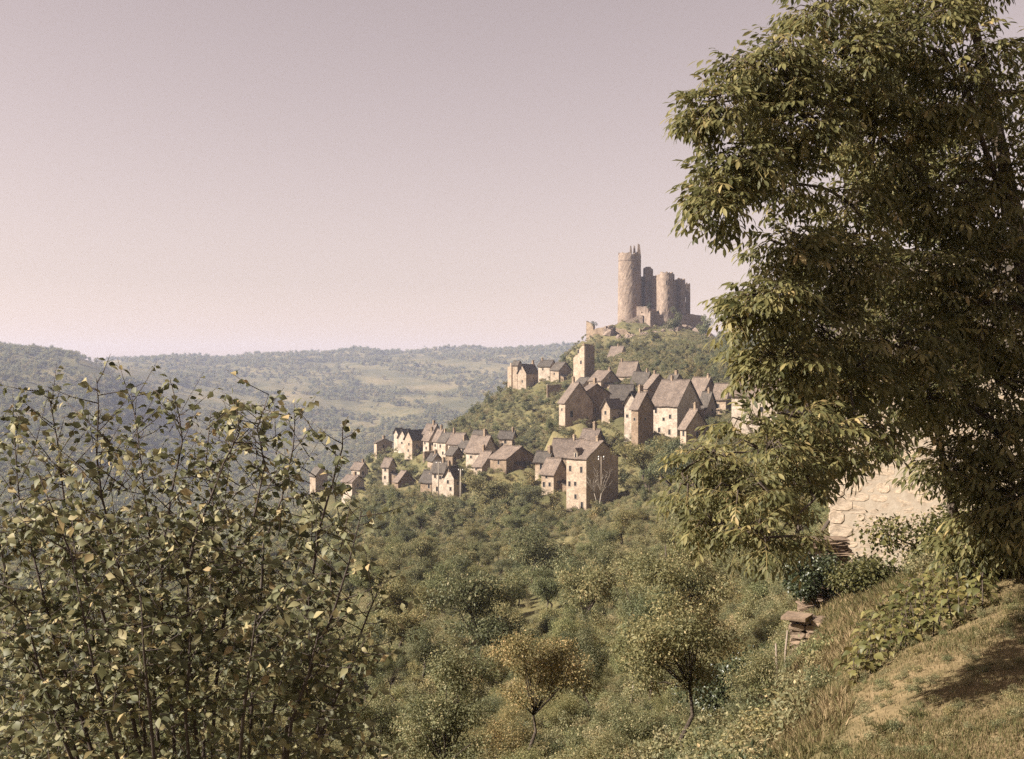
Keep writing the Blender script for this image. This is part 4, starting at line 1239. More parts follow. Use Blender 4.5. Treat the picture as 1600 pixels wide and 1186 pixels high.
# bare pale tree before the tall house
def bare_tree():
    g = at(937, 812, 205); g.z = gz(g.x, g.y)
    r_ = empty('bare_tree', g); tag(r_, 'pale bare forked tree standing right of the tall four storey house', 'tree')
    m = MB(); m.tube([(0, 0, -.4), (.05, 0, 1.6), (.3, 0, 3.2)], [.13, .10, .07], 7); m.tube([(-.1, 0, -.3), (-.5, .1, 1.5), (-1.0, .1, 3.2)], [.09, .07, .05], 7)
    m.build('trunk', M['palebark'], r_, None, True)
    m = MB(); rr = random.Random(4)
    for k in range(14):
        b = Vector((.3, 0, 3.1)) if k % 3 else Vector((-1.0, .1, 3.1))
        q = b + Vector((rr.uniform(-1.6, 1.8), rr.uniform(-1, 1), rr.uniform(1.4, 4.2)))
        md = b.lerp(q, .5) + Vector((rr.uniform(-.2, .2), 0, .3))
        m.tube([b, md, q], [.045, .028, .01], 5)
        for j in range(3):
            t = md.lerp(q, rr.random()); m.tube([t, t + Vector((rr.uniform(-.8, .8), rr.uniform(-.5, .5), rr.uniform(.3, 1.1)))], [.025, .008], 4)
    m.build('branches', M['palebark'], r_, None, True)
bare_tree()

# -------- the scrub of the slope: samples by place, nearest as individuals, the rest as one mass
hr = [(h[0], h[1], h[2], h[3], h[4]) for h in HOUSE_RECT]
def blocks_house(u, d, top_v, halfw):
    """would a crown here hide a house that the photograph shows?"""
    for (a, b, vt, vb, hd) in hr:
        if hd > d and u + halfw > a and u - halfw < b and top_v < vb - (vb - vt) * .12: return True
    return False
foot = [(h[5].x, h[5].y, h[6]) for h in HOUSE_RECT]
def on_house(x, y, r):
    return any((x - fx) ** 2 + (y - fy) ** 2 < (fr + r * .6) ** 2 for fx, fy, fr in foot)

def sample_scrub():
    got = []; grid = {}
    def ok(x, y, r):
        cs = 4.0; gx, gy = int(x // cs), int(y // cs); R_ = int(2 + r * 2 // cs)
        for i in range(gx - R_, gx + R_ + 1):
            for j in range(gy - R_, gy + R_ + 1):
                for (a, b, q) in grid.get((i, j), ()):
                    if (a - x) ** 2 + (b - y) ** 2 < ((1.0 if y < 225 else .75) * (r + q)) ** 2: return False
        grid.setdefault((gx, gy), []).append((x, y, r)); return True
    rr = random.Random(12)
    nr = np.random.default_rng(12); NS = 110000
    UU = nr.uniform(-60, 1420, NS); DD = np.exp(nr.uniform(math.log(12.5), math.log(640), NS))
    kp = nr.random(NS) < np.minimum(1, (DD / 250) ** 1.1 + .12)
    kp &= ~((UU > 1190) & (DD < 29)) & ~((UU > 1230) & (DD < 45)) & ~((UU < 520) & (DD < 14))
    UU, DD = UU[kp], DD[kp]; XX = (UU - U0) / F * DD
    ZZ = ground_z(XX, DD); CL = vnoise(XX / (8 + DD * .06), DD / (10 + DD * .1), 22)      # openness: clearings
    for u, d, x, z, cl in zip(UU.tolist(), DD.tolist(), XX.tolist(), ZZ.tolist(), CL.tolist()):
        y = d
        big = rr.random()
        if d < 45: kind, s = ('near_bush', rr.uniform(.25, .62)) if big < .9 else ('near_tree', rr.uniform(.4, .65))
        elif d < 210: kind, s = ('mid_bush', rr.uniform(.28, .68)) if big < .68 else ('mid_tree', rr.uniform(.4, .95))
        else: kind, s = ('mid_bush', rr.uniform(.5, 1.2)) if big < .6 else ('far_tree', rr.uniform(.4, .85))
        if 560 < d and 930 < u < 1120: s *= .5
        if cl > .12 and big < .92: continue
        rad = {'near_bush': 1.25, 'near_tree': 1.9, 'mid_bush': 1.7, 'mid_tree': 2.6, 'far_tree': 3.0}[kind] * s
        ht = {'near_bush': 1.8, 'near_tree': 4.6, 'mid_bush': 2.5, 'mid_tree': 6.0, 'far_tree': 6.5}[kind] * s
        if on_house(x, y, rad): continue
        if d < 45 and any(abs(u - q[1]) < 32 and -8 < d - q[3] < 3 for q in SPECIAL): continue
        tv = V0 - (z + ht * .92) / d * F
        if blocks_house(u, d, tv, rad / d * F * .8):
            ht *= .45; s *= .45; rad *= .45
            tv = V0 - (z + ht * .92) / d * F
            if d > 40 and kind != 'mid_bush': kind = 'mid_bush'; s *= 1.8
            if blocks_house(u, d, tv, rad / d * F * .6): continue
        if d > 470 and tv < 528 and 900 < u < 1125: continue
        if not ok(x, y, rad): continue
        got.append((kind, x, y, z, s, u, d, rad))
    return got
SCRUB = sample_scrub()
SCRUB.sort(key=lambda q: -(q[7] / q[6]))
cnt = {'tree': 0, 'bush': 0}
rest_t, rest_b = [], []
LAND = [(985, 1092, 'the bright trunked orchard tree'), (918, 1112, 'the slim dark stemmed young tree'), (1082, 1040, 'the tall orchard tree with leaning trunk'),
        (838, 890, 'the round crowned mid slope tree'), (898, 900, 'the dark blue green bush'), (915, 795, 'the tall four storey house'), (855, 770, 'the narrow two storey house'),
        (765, 790, 'the spreading tree before the barn'), (690, 778, 'the lower house cluster'), (602, 756, 'the narrow tower house'), (550, 778, 'the lower left gabled cottage'),
        (640, 712, 'the three tall gables'), (990, 695, 'the tall slim ochre house'), (1040, 690, 'the biggest pale house'), (890, 660, 'the arched barn'), (815, 608, 'the windowed ridge gable'),
        (912, 597, 'the ruined tower'), (965, 572, 'the lone house under the castle'), (775, 1150, 'the dense dark bush at bottom'), (1240, 985, 'the low dry stone wall'), (600, 1000, 'the fruit shrub edge'), (300, 900, 'the fruit shrub'), (1120, 850, 'the lowest walnut leaves'), (1030, 510, 'the castle')]
ORD = ['nearest', 'second', 'third', 'fourth', 'fifth', 'sixth', 'seventh', 'eighth', 'ninth', 'tenth', 'eleventh', 'twelfth', 'thirteenth', 'fourteenth', 'fifteenth', 'sixteenth', 'seventeenth', 'eighteenth', 'nineteenth', 'twentieth']
def nth(i): return ORD[i] if i < 20 else '%dth' % (i + 1)
vis = lambda u: 40 < u < 1300
PICK = {}
for (kind, x, y, z, s, u, d, rad) in SCRUB:
    k = 'bush' if 'bush' in kind else 'tree'
    if cnt[k] < 290 and vis(u):
        cnt[k] += 1
        v = V0 - z / d * F
        q, (lu, lv, ln) = min((math.hypot(u - l[0], v - l[1]), l) for l in LAND)
        rel = ('left of' if u < lu else 'right of') if abs(u - lu) > abs(v - lv) else ('above' if v < lv else 'below')
        PICK.setdefault((k, rel, ln), []).append((q, kind, x, y, s, u, d))
    elif k == 'tree': rest_t.append((x, y, z, s * (6.0 / 6.5 if kind == 'mid_tree' else .7 if kind == 'near_tree' else 1)))
    else: rest_b.append((x, y, z, s * (1.4 if kind == 'mid_bush' else 1.0)))
for (k, rel, ln), items in PICK.items():
    items.sort()
    for i, (q, kind, x, y, s, u, d) in enumerate(items):
        lab = '%s %s %s, %s from it' % ('leafy bush' if k == 'bush' else 'small leafy tree', rel, ln, nth(i)) if len(items) > 1 else '%s %s %s' % ('leafy bush' if k == 'bush' else 'small leafy tree', rel, ln)
        lab = lab.replace('nearest from it', 'nearest to it')
        plant_tree(kind, u, 0, d, None, s, lab, k, 'bushes of the slope' if k == 'bush' else 'small trees of the slope', 'scrub_bush' if k == 'bush' else 'slope_tree', 1.0, x=x, y=y)
print('SCRUB', len(SCRUB), cnt, len(rest_t), len(rest_b))
def scat(name, label, cat, items, colln, nk):
    if not items: return
    a = np.array(items); sc = a[:, 3:4] * (.85 + .3 * rng.random((len(a), 3)))
    scatter_stuff(name, label, cat, a[:, :3], sc, colln, nk)
scat('slope_wood', 'mass of small trees covering the far parts of the village slope', 'trees', rest_t, protocol3, 4)
scat('slope_scrub', 'mass of low scrub covering the far parts of the village slope', 'scrub', rest_b, protocol2, 4)

# undergrowth between the bushes
def undergrowth():
    it = []
    rr = np.random.default_rng(5)
    u = rr.uniform(-40, 1330, 30000); d = np.exp(rr.uniform(math.log(11), math.log(660), 30000))
    op = vnoise((u - U0) / F * d / (8 + d * .06), d / (10 + d * .1), 22)
    keep = (rr.random(30000) < np.clip((d / 60) ** .8, .22, 1)) & ((op < .15) | (rr.random(30000) < .25)) & ~((u > 1190) & (d < 27)) & ~((u < 520) & (d < 12))
    for (su, sd) in ((985, 27), (918, 25), (1082, 35)): keep &= ~((np.abs(u - su) < 12) & (d < sd - .5) & (d > sd - 9))
    u, d = u[keep], d[keep]
    x, y = (u - U0) / F * d, d; z = ground_z(x, y)
    u2 = rr.uniform(470, 1200, 26000); d2 = rr.uniform(170, 660, 26000); cut = rr.random(26000) < .35 + .65 * (vnoise(u2 / 40, d2 / 30, 91) > -.25)
    u2, d2 = u2[cut], d2[cut]
    x2 = (u2 - U0) / F * d2; z2 = ground_z(x2, d2)
    x, y, z, d = np.concatenate([x, x2]), np.concatenate([y, d2]), np.concatenate([z, z2]), np.concatenate([d, d2])
    near = [(a, b, c, .4 + .6 * rr.random()) for a, b, c, dd in zip(x, y, z, d) if dd < 40]
    far = [(a, b, c, (.28 + .35 * rr.random()) * (.8 if dd < 120 else 1.0 if dd < 250 else 1.3)) for a, b, c, dd in zip(x, y, z, d) if dd >= 40 and not on_house(a, b, -3)]
    scat('weeds', 'low leafy weeds and brambles covering the near slope', 'weeds', near, protocol4, 4)
    scat('undergrowth', 'low undergrowth covering the open slope between bushes', 'undergrowth', far, protocol2, 4)
undergrowth()

# -------- woods of the far hills, with open fields left between
def far_woods():
    rr = np.random.default_rng(9)
    n = 95000
    u = rr.uniform(-500, 1750, n); d = np.exp(rr.uniform(math.log(480), math.log(3300), n))
    keep = rr.random(n) < (d / 3300) ** .55
    u, d = u[keep], d[keep]
    x, y = (u - U0) / F * d, d
    z = ground_z(x, y)
    v = V0 - z / d * F
    fields = [(300, 622, 95, 14), (180, 578, 70, 12), (420, 600, 60, 8), (640, 600, 75, 9), (560, 578, 60, 7), (720, 632, 55, 8), (590, 640, 60, 9), (480, 628, 40, 8), (760, 575, 60, 7), (250, 660, 50, 10), (640, 560, 40, 4), (560, 668, 30, 8)]
    f = np.zeros(len(u), bool)
    for (a, b, c, e) in fields: f |= ((u - a) / c / 1.25) ** 2 + ((v - b - (u - a) * .10) / e / 1.25) ** 2 < 1 + .5 * vnoise(x / 40, y / 40, 31)
    cl = vnoise(x / 90, y / 60, 33) + .5 * vnoise(x / 30, y / 30, 34)
    ok = ~f & (cl < .8) & ~((d < 800) & (u > 560) & (u < 1500))
    hedge = f & (np.abs(vnoise(x / 60, y / 25, 36)) < .035)
    ok |= hedge
    x, y, z, d = x[ok], y[ok], z[ok], d[ok]
    s = (.55 + .6 * rr.random(len(x))) * np.clip(.7 + d / 5000, .7, 1.3)
    sc = np.stack([s, s, s * (.75 + .4 * rr.random(len(x)))], 1)
    scatter_stuff('far_woods', 'hazy woods and hedges covering the far valley hills', 'woods', np.stack([x, y, z], 1), sc, protocol, 5)
    print('FAR', len(x))
far_woods()
# lone trees on the skyline
for si, (u, v, d, h) in enumerate(sorted(((552, 549, 2900, 7), (665, 545, 2950, 7), (699, 544, 2950, 8), (688, 544, 2950, 5), (611, 546, 2900, 4), (740, 543, 2950, 5), (330, 556, 2600, 5)))):
    p = at(u, v, d)
    plant_tree('far_tree', u, v, d, h + 3, None, 'tiny lone tree on the far skyline, %s of seven from the left' % ('first' if si == 0 else nth(si)), 'tree', 'lone trees on the far skyline', 'skyline_tree', 1.0)

# ------------------------------------------------------------------ walnut tree on the right
def leaf_template(L, W, segs=3, fold=.22, droop=.18, curl=0.0):
    """one leaf along +X, face up +Z: midrib plus two margins"""
    V, Fq = [], []
    prof = [0.0, .55, .98, .8, .38, 0.0] if segs == 5 else [0.0, .8, .92, .0]
    n = len(prof)
    for i, p in enumerate(prof):
        t = i / (n - 1); z = -droop * L * t * t + curl * L * math.sin(t * 3)
        V += [(L * t, 0, z), (L * t, W / 2 * p, z + fold * W * .5 * p), (L * t, -W / 2 * p, z + fold * W * .5 * p)]
    for i in range(n - 1):
        a, b = i * 3, i * 3 + 3
        Fq += [(a, b, b + 1, a + 1), (a, a + 2, b + 2, b)]
    return np.array(V), np.array(Fq)

def compound_template(seed, n=7):
    rr = random.Random(seed); V, Fq, T = [], [], []
    L = .34
    def add(v, f):
        b = sum(len(q) for q in V); V.append(v); Fq.append(f + b)
    # rachis: thin strip
    rv = np.array([(0, .003, 0), (0, -.003, 0), (L * .5, .003, -.01), (L * .5, -.003, -.01), (L, .002, -.06), (L, -.002, -.06)])
    add(rv, np.array([(0, 1, 3, 2), (2, 3, 5, 4)])); T.append(np.full(6, .6))
    pairs = (n - 1) // 2
    for k in range(pairs * 2 + 1):
        if k == pairs * 2: s, sd = 1.0, 0
        else: s, sd = .35 + .55 * (k // 2) / max(1, pairs - 1) * .9, (1 if k % 2 else -1)
        ll = rr.uniform(.09, .13) * (.8 + .3 * s)
        v, f = leaf_template(ll, ll * .36, 3, .25, rr.uniform(.12, .4))
        ang = sd * rr.uniform(.75, 1.15) + (rr.uniform(-.2, .2) if not sd else 0)
        dr = rr.uniform(.15, .75)
        M_ = Matrix.Rotation(ang, 3, 'Z') @ Matrix.Rotation(dr, 3, 'Y') @ Matrix.Rotation(rr.uniform(-.35, .35), 3, 'X')
        v = v @ np.array(M_).T + np.array([L * s, 0, -.06 * s * s])
        add(v, f); T.append(np.full(len(v), rr.uniform(-.15, .15)))
    return np.concatenate(V), np.concatenate(Fq), np.concatenate(T)

def instantiate(templates, which, mats, tones):
    Vs, Fs, Ts, off = [], [], [], 0
    for k, (V, Fq, T) in enumerate(templates):
        sel = np.where(which == k)[0]
        if not len(sel): continue
        A = mats[sel]
        W = np.einsum('nij,vj->nvi', A[:, :3, :3], V) + A[:, None, :3, 3]
        f = Fq[None] + (np.arange(len(sel)) * len(V))[:, None, None] + off
        Vs.append(W.reshape(-1, 3)); Fs.append(f.reshape(-1, Fq.shape[1])); Ts.append((tones[sel][:, None] + T[None]).ravel())
        off += len(sel) * len(V)
    return np.concatenate(Vs), np.concatenate(Fs), np.clip(np.concatenate(Ts), 0, 1)

def frame(direction, upv, s):
    x = Vector(direction).normalized(); y = Vector(upv).cross(x)
    if y.length < 1e-4: y = Vector((0, 1, 0)).cross(x)
    y.normalize(); z = x.cross(y)
    return np.array([[x.x * s, y.x * s, z.x * s], [x.y * s, y.y * s, z.y * s], [x.z * s, y.z * s, z.z * s]])

def leaves_to_objects(root, crown_name, leaf_name, templates, which, mats, tones, mat, off, limit=300, key=None):
    order = np.argsort(key)
    big, rest = order[:limit], order[limit:]
    V, Fq, T = instantiate(templates, which[rest], mats[rest], tones[rest])
    o = link(crown_name, np_mesh(crown_name, V - np.array(off), [Fq], T, mat, True), root); o['kind'] = 'stuff'
    meshes = {}
    for i in big:
        q = int(np.clip(tones[i], 0, .999) * 6); kk = (int(which[i]), q)
        if kk not in meshes:
            V, Fq, T = templates[kk[0]]
            meshes[kk] = np_mesh(leaf_name, V, [Fq], np.clip(T + (q + .5) / 6, 0, 1), mat, True)
        ob = link(leaf_name, meshes[kk], root)
        mm = Matrix(mats[i].tolist()); mm.translation = mm.translation - Vector(off)
        ob.matrix_local = mm

def walnut():
    rr = random.Random(21)
    foot = at(1640, 1035, 11.0); foot.z = gz(foot.x, foot.y) - .1
    root = empty('walnut_tree', foot)
    tag(root, 'big walnut tree with drooping leaves filling the right side', 'tree')
    # lobes of foliage (u, v, depth, half width px, half height px, leaf clusters)
    lobes = [(1330, 110, 10.5, 75, 60, 46), (1215, 120, 10, 62, 40, 40), (1135, 165, 9.6, 52, 32, 22), (1420, 60, 11, 90, 70, 55), (1290, 20, 10.5, 60, 40, 26),
             (1240, 190, 10, 75, 45, 42), (1370, 210, 11, 80, 60, 52), (1500, 130, 11, 90, 90, 60), (1160, 265, 9.6, 58, 34, 36), (1135, 320, 9.4, 34, 34, 20),
             (1245, 290, 10.4, 52, 40, 20), (1330, 320, 11, 70, 50, 30), (1450, 300, 11.5, 90, 80, 58), (1560, 290, 11.5, 80, 110, 50),
             (1225, 390, 10, 55, 40, 34), (1310, 420, 10.6, 75, 50, 46), (1420, 430, 11.5, 90, 70, 55), (1540, 480, 11.5, 80, 100, 52),
             (1185, 470, 9.6, 58, 38, 38), (1160, 500, 9.4, 24, 24, 8), (1270, 510, 10.3, 75, 50, 46), (1390, 540, 11, 90, 60, 55), (1210, 570, 9.8, 62, 44, 40),
             (1310, 600, 10.6, 80, 50, 44), (1430, 620, 11.6, 75, 45, 30), (1545, 660, 11.5, 65, 90, 46), (1275, 690, 9.0, 60, 40, 28),
             (1160, 665, 8.6, 38, 20, 7), (1245, 655, 8.8, 34, 24, 9), (1190, 710, 8.2, 66, 26, 20), (1105, 720, 7.9, 48, 22, 13), (1068, 765, 7.8, 28, 30, 8), (1150, 772, 7.7, 72, 36, 21), (1110, 828, 7.5, 42, 26, 11), (1185, 842, 7.4, 40, 30, 12), (1235, 838, 7.7, 24, 32, 8), (1232, 755, 8.3, 48, 42, 24),
             (1335, 680, 9.8, 55, 28, 18), (1475, 735, 11.4, 45, 45, 24), (1545, 800, 11.2, 55, 75, 56), (1590, 780, 10.9, 40, 80, 34), (1505, 850, 11.6, 35, 40, 18), (1600, 880, 11.5, 50, 50, 22),
             (1640, 150, 12, 80, 130, 50), (1650, 420, 12, 80, 130, 50), (1660, 700, 12, 70, 120, 36), (1480, -40, 11.5, 130, 70, 50), (1400, 240, 13, 110, 110, 45), (1500, 520, 13, 100, 130, 45)]
    m = MB()
    spine = [foot, at(1634, 955, 11.1), at(1628, 860, 11.3), at(1632, 700, 11.6), at(1615, 520, 11.8), at(1585, 330, 11.9), at(1540, 120, 11.9), at(1500, -60, 11.9)]
    rads = [.21, .15, .13, .115, .10, .08, .055, .03]
    m.tube(spine, rads, 12)
    # buttress stem that curves up from the foot
    m.tube([foot + Vector((-.12, .1, 0)), at(1562, 960, 11.3), at(1530, 890, 11.5), at(1490, 800, 11.6), at(1470, 700, 11.7), at(1440, 560, 11.8)], [.09, .07, .06, .05, .035, .015], 9)
    trunk_pts = []
    for i in range(len(spine) - 1):
        for k in range(6): trunk_pts.append(spine[i].lerp(spine[i + 1], k / 6))
    mats, tones, keys = [], [], []
    lobes = [(u - (max(0, (1290 - u) * .10) if v < 330 else (-10 if v < 640 else -8)), v, d, wu, wv, n) for (u, v, d, wu, wv, n) in lobes]
    lobes += [(1100, 190, 9.4, 22, 18, 6), (1105, 300, 9.3, 18, 24, 6), (1160, 105, 9.8, 34, 16, 9), (1210, 80, 10, 40, 18, 10)]
    lobes = [(u, v, d, wu, wv, int(n * (.98 if u > 1270 else 1.0))) for (u, v, d, wu, wv, n) in lobes]
    lobes += [(1360, 130, 12.5, 90, 90, 18), (1480, 230, 12.6, 90, 100, 24), (1330, 400, 12.2, 80, 80, 14), (1450, 470, 12.6, 90, 90, 24), (1560, 360, 12.4, 80, 120, 36), (1560, 600, 12.4, 70, 110, 36), (1340, 560, 11.8, 70, 60, 12), (1470, 600, 12.4, 80, 60, 20)]
    axis = at(1570, 700, 11.5)
    lobes.sort(key=lambda l: (at(l[0], l[1], l[2]) - Vector((axis.x, axis.y, at(l[0], l[1], l[2]).z))).length)
    inner = []                                       # (centre, reach so far)
    for li, (u, v, d, wu, wv, n) in enumerate(lobes):
        c = at(u, v, d)
        best = None
        for p in trunk_pts[6:]:
            L = (c - p).length * 1.25 + max(0, p.z - c.z) * .5
            if best is None or L < best[0]: best = (L, p, 0)
        for (p, reach) in inner:
            L = (c - p).length + reach * .25 + max(0, p.z - c.z) * .3
            if L < best[0]: best = (L, p, reach)
        st, reach = best[1], best[2]
        L = (c - st).length
        inner.append((c, reach + L))
        md = st.lerp(c, .5) + Vector((rr.uniform(-.12, .12), rr.uniform(-.15, .15), L * rr.uniform(.03, .16)))
        r0 = max(.010, .034 - .007 * reach)
        m.tube([st, st.lerp(md, .5) + Vector((rr.uniform(-.05, .05), rr.uniform(-.05, .05), rr.uniform(0, .06))), md, md.lerp(c, .5) + Vector((rr.uniform(-.05, .05), rr.uniform(-.05, .05), rr.uniform(-.03, .05))), c],
               [r0, r0 * .9, r0 * .8, r0 * .65, r0 * .5], 7)
        ru, rv = wu / F * d, wv / F * d
        for k in range(n):
            while True:
                p = Vector((rr.uniform(-1, 1), rr.uniform(-1, 1), rr.uniform(-1, 1)))
                if .12 < p.length < 1: break
            tw = c + Vector((p.x * ru, p.y * (ru * .9 + .15), p.z * rv))
            a0 = c.lerp(tw, .25) + Vector((0, 0, .04))
            m.tube([a0, a0.lerp(tw, .55) + Vector((0, 0, .05)), tw], [.008, .006, .003], 4)
            out = Vector((p.x, p.y * .8, p.z * .5)).normalized()
            for q in range(rr.randint(7, 10)):
                ang = q * 2.4 + rr.uniform(-.4, .4)
                dr = Vector((math.cos(ang), math.sin(ang), 0)) * .9 + out * .7 + Vector((0, 0, rr.uniform(-.55, .25)))
                base = a0.lerp(tw, rr.uniform(.55, 1.0))
                s = rr.uniform(.48, .86) * (d / 9.8) ** .5 * (.78 if v > 690 and u < 1270 else 1)
                A = np.eye(4); A[:3, :3] = frame(dr, (rr.uniform(-.4, .4), rr.uniform(-.5, .2), 1), s); A[:3, 3] = base
                mats.append(A); tones.append(min(1, max(0, rr.gauss(.42, .2)))); keys.append(base.length)
    tr = m.build('trunk', M['bark'], root, foot, True)
    temps = [compound_template(200 + i, 7 if i % 3 else 5) for i in range(6)]
    which = np.array([rr.randrange(6) for _ in mats])
    leaves_to_objects(root, 'crown', 'leaf', temps, which, np.array(mats), np.array(tones), M['leafwalnut'], foot, 300, np.array(keys))
    print('WALNUT leaves', len(mats))
walnut()

# ------------------------------------------------------------------ shrub on the left
def left_shrub():
    rr = random.Random(33)
    base = at(330, 1500, 5.6)
    base.z = gz(base.x, base.y) - .05
    root = empty('fruit_shrub', base)
    tag(root, 'tall upright fruit shrub with yellowing leaves filling the lower left', 'shrub')
    stems = [
     ([(60, 742), (85, 803), (116, 879), (156, 945), (176, 1005), (200, 1090)], 5.0),
     ([(151, 592), (154, 635), (151, 712), (159, 777), (176, 843), (192, 914), (212, 980), (214, 1071), (222, 1121)], 5.3),
     ([(268, 600), (280, 650), (285, 690), (270, 760), (255, 853), (252, 934), (257, 1015), (267, 1091)], 5.8),
     ([(420, 615), (402, 670), (414, 727), (399, 798), (379, 863), (358, 914), (345, 1000), (335, 1100)], 5.9),
     ([(369, 626), (374, 676), (348, 727), (328, 782), (308, 828), (293, 889), (293, 965), (300, 1080)], 5.2),
     ([(535, 668), (535, 700), (520, 752), (500, 823), (490, 889), (470, 1010), (430, 1100)], 5.5),
     ([(462, 640), (458, 700), (440, 780), (412, 848), (406, 965), (395, 1080)], 6.2),
     ([(205, 615), (215, 680), (225, 760), (235, 850), (228, 960), (240, 1080)], 6.3),
     ([(75, 610), (90, 690), (100, 780), (125, 900), (150, 1020), (180, 1120)], 6.0),
     ([(565, 800), (545, 880), (520, 960), (480, 1060), (450, 1130)], 5.0),
     ([(330, 640), (322, 720), (335, 800), (330, 900), (325, 1020)], 6.6),
     ([(20, 660), (30, 780), (60, 900), (90, 1020), (130, 1130)], 5.6),
     ([(600, 900), (575, 960), (545, 1040), (500, 1130)], 5.7),
     ([(110, 860), (130, 960), (150, 1060), (170, 1140)], 4.7),
     ([(400, 960), (390, 1040), (380, 1120)], 4.6), ([(300, 940), (296, 1030), (290, 1120)], 4.7), ([(500, 980), (480, 1060), (455, 1130)], 4.7),
     ([(220, 930), (225, 1020), (235, 1120)], 4.5), ([(-30, 640), (-20, 760), (10, 900), (60, 1050), (110, 1150)], 5.2), ([(560, 1010), (530, 1080), (500, 1150)], 4.9),
     ([(40, 960), (60, 1040), (90, 1130)], 4.8),
    ]
    m = MB(); mats, tones, keys = [], [], []
    def leaf(p, dr, s, tone):
        A = np.eye(4); A[:3, :3] = frame(dr, (rr.uniform(-1, 1), rr.uniform(-1.0, .4), rr.uniform(.1, 1)), s); A[:3, 3] = p
        mats.append(A); tones.append(min(1, max(0, tone))); keys.append(Vector(p).length)
    for (pix, d) in stems:
        n = len(pix)
        pts = [at(u, v, d + (.35 * (i / n)) * (1 if d < 5.6 else -1) + rr.uniform(-.05, .05)) for i, (u, v) in enumerate(pix)]
        pts.append(base + Vector((rr.uniform(-.15, .15), rr.uniform(-.15, .15), 0)))
        L = len(pts)
        rad = [.002 + .0085 * (i / (L - 1)) ** .9 for i in range(L)]
        m.tube(pts, rad, 6)
        # side twigs along the stem
        tot = 0
        for i in range(L - 2):
            a, b = pts[i], pts[i + 1]; seg = (b - a).length
            k = max(2, int(seg / .033))
            for j in range(k):
                f = (j + rr.random()) / k; p = a.lerp(b, f)
                low = (p.z < -.75)
                if rr.random() < .92:
                    ln = rr.uniform(.06, .30) * (1.3 if low else 1)
                    dr = Vector((rr.uniform(-1, 1), rr.uniform(-1, 1), rr.uniform(.0, .9))).normalized()
                    q = p + dr * ln
                    m.tube([p, p.lerp(q, .5) + Vector((0, 0, -.01)), q], [.0028, .002, .001], 4)
                    for t in range(rr.randint(5, 8) + (4 if low else 0)):
                        pp = p.lerp(q, rr.uniform(.25, 1.02))
                        d2 = (dr * .4 + Vector((rr.uniform(-1, 1), rr.uniform(-1, 1), rr.uniform(-1.1, .35)))).normalized()
                        leaf(pp, d2, rr.uniform(.55, 1.2), rr.gauss(.40, .24))
                else:
                    leaf(p, Vector((rr.uniform(-1, 1), rr.uniform(-1, 1), rr.uniform(-.8, .6))), rr.uniform(.7, 1.2), rr.gauss(.5, .25))
    for k in range(140):
        v = rr.uniform(640, 900); u = rr.uniform(50, 480 if v < 760 else 540)
        p = at(u, v, rr.uniform(5.0, 6.6)); dr = Vector((rr.uniform(-1, 1), rr.uniform(-1, 1), rr.uniform(.2, 1))).normalized(); q = p + dr * rr.uniform(.1, .28)
        m.tube([p - dr * .12, p, q], [.0028, .002, .001], 4)
        for t in range(rr.randint(5, 9)):
            leaf(p.lerp(q, rr.uniform(0, 1.02)), (dr * .4 + Vector((rr.uniform(-1, 1), rr.uniform(-1, 1), rr.uniform(-1.1, .35)))).normalized(), rr.uniform(.55, 1.2), rr.gauss(.46, .25))
    # bushy lower part: short twigs off hidden side shoots
    for k in range(1100):
        v = 1230 - 420 * rr.random() ** 1.7
        u = rr.uniform(-20, 420 + (v - 820) * .48) if v > 820 else rr.uniform(30, 420)
        p = at(u, v, rr.uniform(4.7, 6.6))
        dr = Vector((rr.uniform(-1, 1), rr.uniform(-1, 1), rr.uniform(-.1, 1))).normalized(); q = p + dr * rr.uniform(.08, .22)
        m.tube([p, p.lerp(q, .5) + Vector((0, 0, -.01)), q], [.0028, .002, .001], 4)
        for t in range(rr.randint(5, 8)):
            pp = p.lerp(q, rr.uniform(.1, 1.02))
            leaf(pp, (dr * .4 + Vector((rr.uniform(-1, 1), rr.uniform(-1, 1), rr.uniform(-1.1, .35)))).normalized(), rr.uniform(.55, 1.2), rr.gauss(.42, .24))
    m.build('stems', M['twig'], root, base, True)
    temps = []
    for i in range(6):
        V, Fq = leaf_template(rr.uniform(.042, .056), rr.uniform(.027, .035), 5, rr.uniform(.15, .5), rr.uniform(.05, .35), rr.uniform(-.03, .05))
        V = V + np.array([.012, 0, 0]); V = np.concatenate([V, [(0, .0008, 0), (0, -.0008, 0), (.014, 0, 0)]]); n0 = len(V) - 3
        Fq = np.concatenate([Fq, [(n0, n0 + 1, n0 + 2, n0 + 2)]]) if False else Fq
        V = V[:n0]
        temps.append((V, Fq, np.zeros(len(V))))
    which = np.array([rr.randrange(6) for _ in mats])
    leaves_to_objects(root, 'foliage', 'leaf', temps, which, np.array(mats), np.array(tones), M['leafshrub'], base, 300, np.array(keys))
    print('SHRUB leaves', len(mats))
left_shrub()

